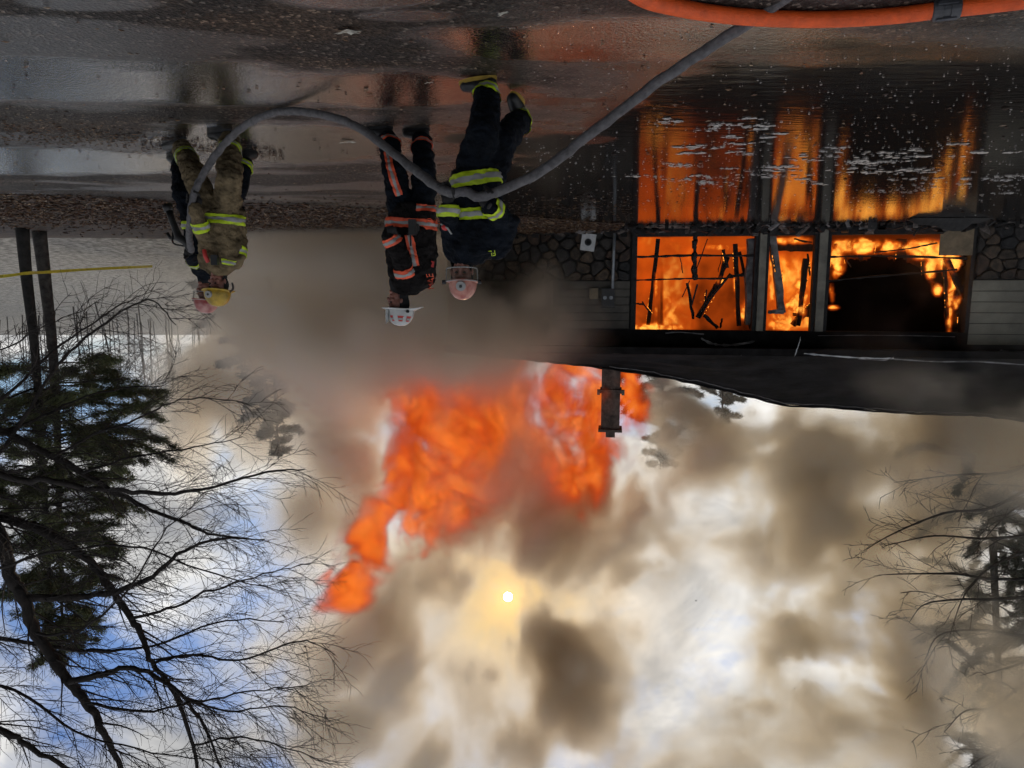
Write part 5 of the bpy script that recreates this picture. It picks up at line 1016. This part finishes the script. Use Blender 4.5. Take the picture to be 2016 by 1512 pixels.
fin = fire_mat('room_fire', [(0.0, (0.22, 0.028, 0.003)), (0.16, (0.42, 0.055, 0.004)), (0.36, (0.66, 0.078, 0.005)), (0.62, (1.05, 0.22, 0.014)), (1.0, (2.4, 1.05, 0.15))], 9.0)
ob = grid_volume('room_flames', mn, mx, np.clip(d, 0, 1), fin, label='orange and yellow flames filling the rooms behind the windows'); ob.location = HO; ob.rotation_euler = (0, 0, HR)

# --- small fire behind the smoky window and at the eaves (house coordinates too)
mn = (ha(1095), 0.3, 0.9); mx = (ha(1020), 1.8, 3.1); shape, (A, V, Z) = axes(mn, mx, 0.06)
n = fbm(shape, (8, 8, 14), 3, rg, 0.6); d = np.clip(0.75 + 0.28 * n, 0, 1) * np.exp(-((V - 1.0) / 0.6) ** 2)
ob = grid_volume('window_flames', mn, mx, d, fire_mat('window_fire', [(0.0, (0.25, 0.03, 0.003)), (0.4, (0.55, 0.085, 0.01)), (1.0, (1.3, 0.4, 0.05))], 3.0), label='dull red flames behind the smoke covered window'); ob.location = HO; ob.rotation_euler = (0, 0, HR)

# --- flames above the roof
rg = np.random.default_rng(23)
mn = (-6.5, 22.8, 3.4); mx = (9.5, 28.6, 16.5); shape, (X, Y, Z) = axes(mn, mx, 0.085)
PX, PY = project(X, Y, Z)
nw = [fbm(shape, (16, 16, 16), 2, rg) * 5 for _ in range(3)]
n = warp(fbm(shape, (26, 26, 34), 5, rg, 0.62), *nw)
nf = warp(fbm(shape, (8, 8, 11), 3, rg, 0.85), *nw)
B = blobs(PX, PY, Y, [(850, 780, 75, 75, 25.5, 1.7, 0.95), (900, 860, 90, 80, 25.6, 1.9, 0.75), (1000, 790, 110, 90, 26.6, 1.6, 0.55), (1110, 770, 70, 65, 25.4, 1.7, 1.0), (1160, 830, 55, 90, 25.6, 1.4, 0.95), (1110, 900, 60, 70, 25.6, 1.5, 0.6),
    (1245, 780, 32, 60, 26.2, 1.2, 1.2), (1190, 760, 50, 50, 26.6, 1.0, 1.1), (920, 970, 90, 70, 25.8, 1.6, 0.55), (840, 980, 80, 70, 25.6, 1.5, 0.62), (775, 950, 36, 55, 25.2, 1.1, 0.85), (790, 1020, 60, 40, 25.2, 1.1, 0.95),
    (750, 1040, 48, 42, 25.1, 1.0, 0.86), (728, 1072, 46, 40, 25.1, 1.0, 0.86), (708, 1105, 46, 40, 25.0, 1.0, 0.86), (694, 1135, 42, 36, 25.0, 1.0, 0.86), (686, 1165, 38, 34, 25.0, 1.0, 0.95), (684, 1192, 36, 22, 25.0, 0.9, 0.8), (640, 1140, 22, 16, 25.0, 0.7, 0.5), (632, 1200, 16, 24, 25.0, 0.6, 0.5), (850, 1080, 50, 30, 25.2, 0.9, 0.65), (1150, 980, 40, 50, 25.8, 1.0, 0.4),
    (1510, 788, 16, 14, 24.6, 0.5, 0.9), (1000, 800, 190, 110, 27.4, 0.8, 0.75), (930, 930, 150, 80, 27.4, 0.8, 0.65), (1130, 900, 80, 100, 27.2, 0.8, 0.6), (810, 750, 60, 45, 26.0, 1.2, 0.6), (940, 735, 110, 40, 26.0, 1.2, 0.55), (760, 900, 50, 60, 25.6, 1.0, 0.45)])
d = np.clip(B * (0.74 + 0.48 * n + 0.40 * nf) + 0.24 * nf * np.sqrt(np.clip(B, 0, 1)) - 0.20, 0, 1.0)
fex = fire_mat('roof_fire', [(0.0, (0.16, 0.030, 0.006)), (0.16, (0.34, 0.045, 0.005)), (0.32, (0.48, 0.046, 0.005)), (0.62, (0.76, 0.088, 0.007)), (1.0, (1.05, 0.24, 0.028))], 2.8)
grid_volume('roof_flames', mn, mx, np.clip(d, 0, 1), fex, label='tall orange flames rolling up from behind the roof')

# --- smoke
rg = np.random.default_rng(42)
mn = (-27.0, 15.5, 0.0); mx = (18.0, 37.0, 29.0); shape, (X, Y, Z) = axes(mn, mx, 0.21)
PX, PY = project(X, Y, Z)
nw = [fbm(shape, 24, 2, rg) * 5 for _ in range(3)]
n = warp(fbm(shape, 18, 5, rg, 0.72), *nw)
items = [  # px, py, rx, ry, depth, depth radius, strength
    (640, 500, 230, 55, 21, 2.0, 0.30), (800, 540, 190, 110, 20.5, 1.6, 0.36), (950, 600, 110, 110, 20, 1.3, 0.45), (920, 660, 90, 60, 20.5, 1.3, 0.42), (860, 640, 110, 70, 21, 1.5, 0.30), (560, 640, 200, 90, 25, 3, 0.18), (400, 570, 120, 100, 27, 3, 0.22), (740, 690, 190, 100, 23.5, 3, 0.34), (420, 760, 150, 140, 33, 2.5, 0.34), (560, 730, 150, 70, 33, 2.5, 0.30),
    (1060, 640, 90, 70, 20, 1.0, 0.30), (1000, 650, 90, 60, 19.6, 1.0, 0.30), (560, 860, 200, 90, 34, 2.0, 0.20), (700, 830, 90, 110, 24, 2, 0.50), (800, 715, 160, 40, 22.5, 1.5, 0.28), (980, 800, 90, 120, 23.6, 1.0, 0.42), (850, 830, 70, 80, 23.6, 1.0, 0.34), (1010, 720, 90, 40, 22.5, 1.0, 0.3),
    (1000, 940, 130, 80, 24.0, 1.0, 0.50), (860, 930, 90, 60, 23.8, 1.0, 0.44), (1040, 1050, 180, 90, 27.5, 2, 1.3), (1150, 1010, 150, 75, 27, 2, 1.1), (1000, 1085, 140, 50, 27, 2, 0.9), (1200, 1060, 140, 100, 28, 2.5, 0.85), (1260, 960, 120, 90, 28, 2.5, 0.5), (1400, 915, 60, 40, 27, 1.5, 1.0), (1010, 1110, 90, 40, 27, 2, 0.5), (880, 1010, 130, 60, 27.5, 1.5, 0.5),
    (740, 1290, 110, 75, 28, 2.5, 0.8), (690, 1390, 150, 90, 28, 2.5, 0.9), (1110, 1350, 100, 95, 29, 2.5, 1.0), (1060, 1260, 60, 60, 29, 2, 0.4), (1080, 1480, 160, 65, 29, 2.5, 0.5), (830, 1500, 200, 70, 28, 2.5, 0.4), (900, 1290, 90, 70, 28.5, 2, 0.30), (690, 850, 90, 100, 26.5, 2, 0.55), (690, 960, 80, 80, 27.5, 2, 0.42), (640, 1010, 90, 60, 29, 2, 0.34), (1300, 1010, 120, 80, 28, 2, 0.55), (1230, 1140, 130, 60, 28, 2, 0.42), (860, 1150, 110, 50, 28.5, 2, 0.30), (1380, 1280, 120, 60, 30, 2, 0.22),
    (1650, 930, 170, 120, 31, 2.5, 0.5), (1800, 980, 180, 170, 32, 2.5, 0.45), (1740, 1220, 160, 150, 32, 2.5, 0.55), (1620, 1330, 150, 100, 32, 2.5, 0.42), (1900, 880, 160, 100, 31, 2.5, 0.4), (1850, 1400, 200, 130, 32, 2.5, 0.48), (1600, 1080, 140, 65, 31, 2.5, 0.32), (1560, 860, 120, 45, 28, 2, 0.45), (1500, 1480, 150, 65, 32, 2.5, 0.28), (640, 1060, 90, 120, 29, 2.5, 0.2),
    (1960, 1100, 200, 520, 21.5, 1.6, 0.42), (1300, 1350, 420, 330, 31, 4, 0.15), (1500, 950, 300, 200, 30, 3.5, 0.07), (1330, 830, 150, 100, 30, 2.5, 0.70), (590, 800, 140, 90, 26, 2, 0.15), (1030, 560, 60, 100, 20.3, 0.9, 0.45), (1320, 790, 100, 90, 30, 2, 0.5), (900, 1400, 300, 200, 31, 4, 0.15),
    (1750, 760, 160, 30, 20.0, 1.2, 0.02), (1780, 690, 200, 40, 19.2, 0.8, 0.015)]
rs = random.Random(88)
for _ in range(26): items.append((rs.uniform(480, 1010), rs.uniform(470, 730), rs.uniform(22, 60), rs.uniform(18, 42), rs.uniform(18.2, 20.5), rs.uniform(0.4, 0.8), rs.uniform(0.15, 0.5)))
for _ in range(70): items.append((rs.uniform(600, 1900), rs.uniform(900, 1520), rs.uniform(25, 80), rs.uniform(18, 55), rs.uniform(26.5, 32), rs.uniform(0.6, 1.4), rs.uniform(0.10, 0.42)))
items = [i_ for i_ in items if not ((i_[0] - 1000) ** 2 + (i_[1] - 1185) ** 2 < 70 ** 2)]
B = blobs(PX, PY, Y, items)
n = n + 0.42 * warp(fbm(shape, 6, 3, rg, 0.85), *nw)
th = 0.95 - 2.1 * np.clip(B, 0, 1.0)                                   # puffs with edges where the plume is thick
puff = np.clip((n - th) / 0.50, 0, 1); puff = puff * puff * (3 - 2 * puff)
d = np.clip(B * np.clip(0.75 + 0.55 * n, 0.15, 4) * 0.44 + puff * np.clip(B * 2.2, 0, 1.3) * 0.80 * np.clip(0.75 + 0.3 * n, 0.3, 2) - 0.020, 0, 1.8)
d += 0.010 * np.clip((Y - 20) / 4, 0, 1) * np.exp(-(Z / 7.0) ** 2) * (X > 3)      # thin drift under the trees
# nothing inside the rooms
LA = (X - HO.x) * HX.x + (Y - HO.y) * HX.y; LV = (X - HO.x) * HV.x + (Y - HO.y) * HV.y
d *= ~((LV > -0.25) & (LV < 6.3) & (LA < AL + 0.2) & (Z < 3.6 + np.clip((LV + 0.85) * SL, 0, 2.0) * (LA < -1)))
# soft ends so that the grid's faces never show
d *= np.clip((Y - mn[1]) / 1.5, 0, 1) * np.clip((mx[1] - Y) / 1.5, 0, 1) * np.clip((X - mn[0]) / 2, 0, 1) * np.clip((mx[0] - X) / 2, 0, 1) * np.clip((mx[2] - Z) / 2, 0, 1)
sm = bpy.data.materials.new('smoke'); sm.use_nodes = True; t = sm.node_tree; t.nodes.clear(); L = t.links.new
o = nd(t, 'ShaderNodeOutputMaterial'); pv = nd(t, 'ShaderNodeVolumePrincipled'); va = nd(t, 'ShaderNodeVolumeAbsorption'); va.inputs[0].default_value = (1.0, 0.80, 0.48, 1); atd = nd(t, 'ShaderNodeAttribute', attribute_name='density'); L(mth(t, 'MULTIPLY', atd.outputs['Fac'], 0.30), va.inputs['Density']); ads = nd(t, 'ShaderNodeAddShader'); L(pv.outputs[0], ads.inputs[0]); L(va.outputs[0], ads.inputs[1]); L(ads.outputs[0], o.inputs['Volume'])
tcn = nd(t, 'ShaderNodeTexCoord'); sx = nd(t, 'ShaderNodeSeparateXYZ'); L(tcn.outputs['Object'], sx.inputs[0])
L(ramp(t, mth(t, 'MULTIPLY_ADD', sx.outputs[0], 1 / 36.0, 0.6), [(0.20, (0.90, 0.87, 0.80)), (0.40, (0.89, 0.87, 0.84)), (0.54, (0.85, 0.79, 0.71)), (0.64, (0.90, 0.87, 0.83)), (0.74, (0.975, 0.965, 0.955))]), pv.inputs['Color'])
sm.cycles.volume_step_rate = 0.8; pv.inputs['Density'].default_value = 1.0; pv.inputs['Anisotropy'].default_value = 0.48
grid_volume('smoke', mn, mx, d, sm, label='brown and grey smoke rolling off the burning house')
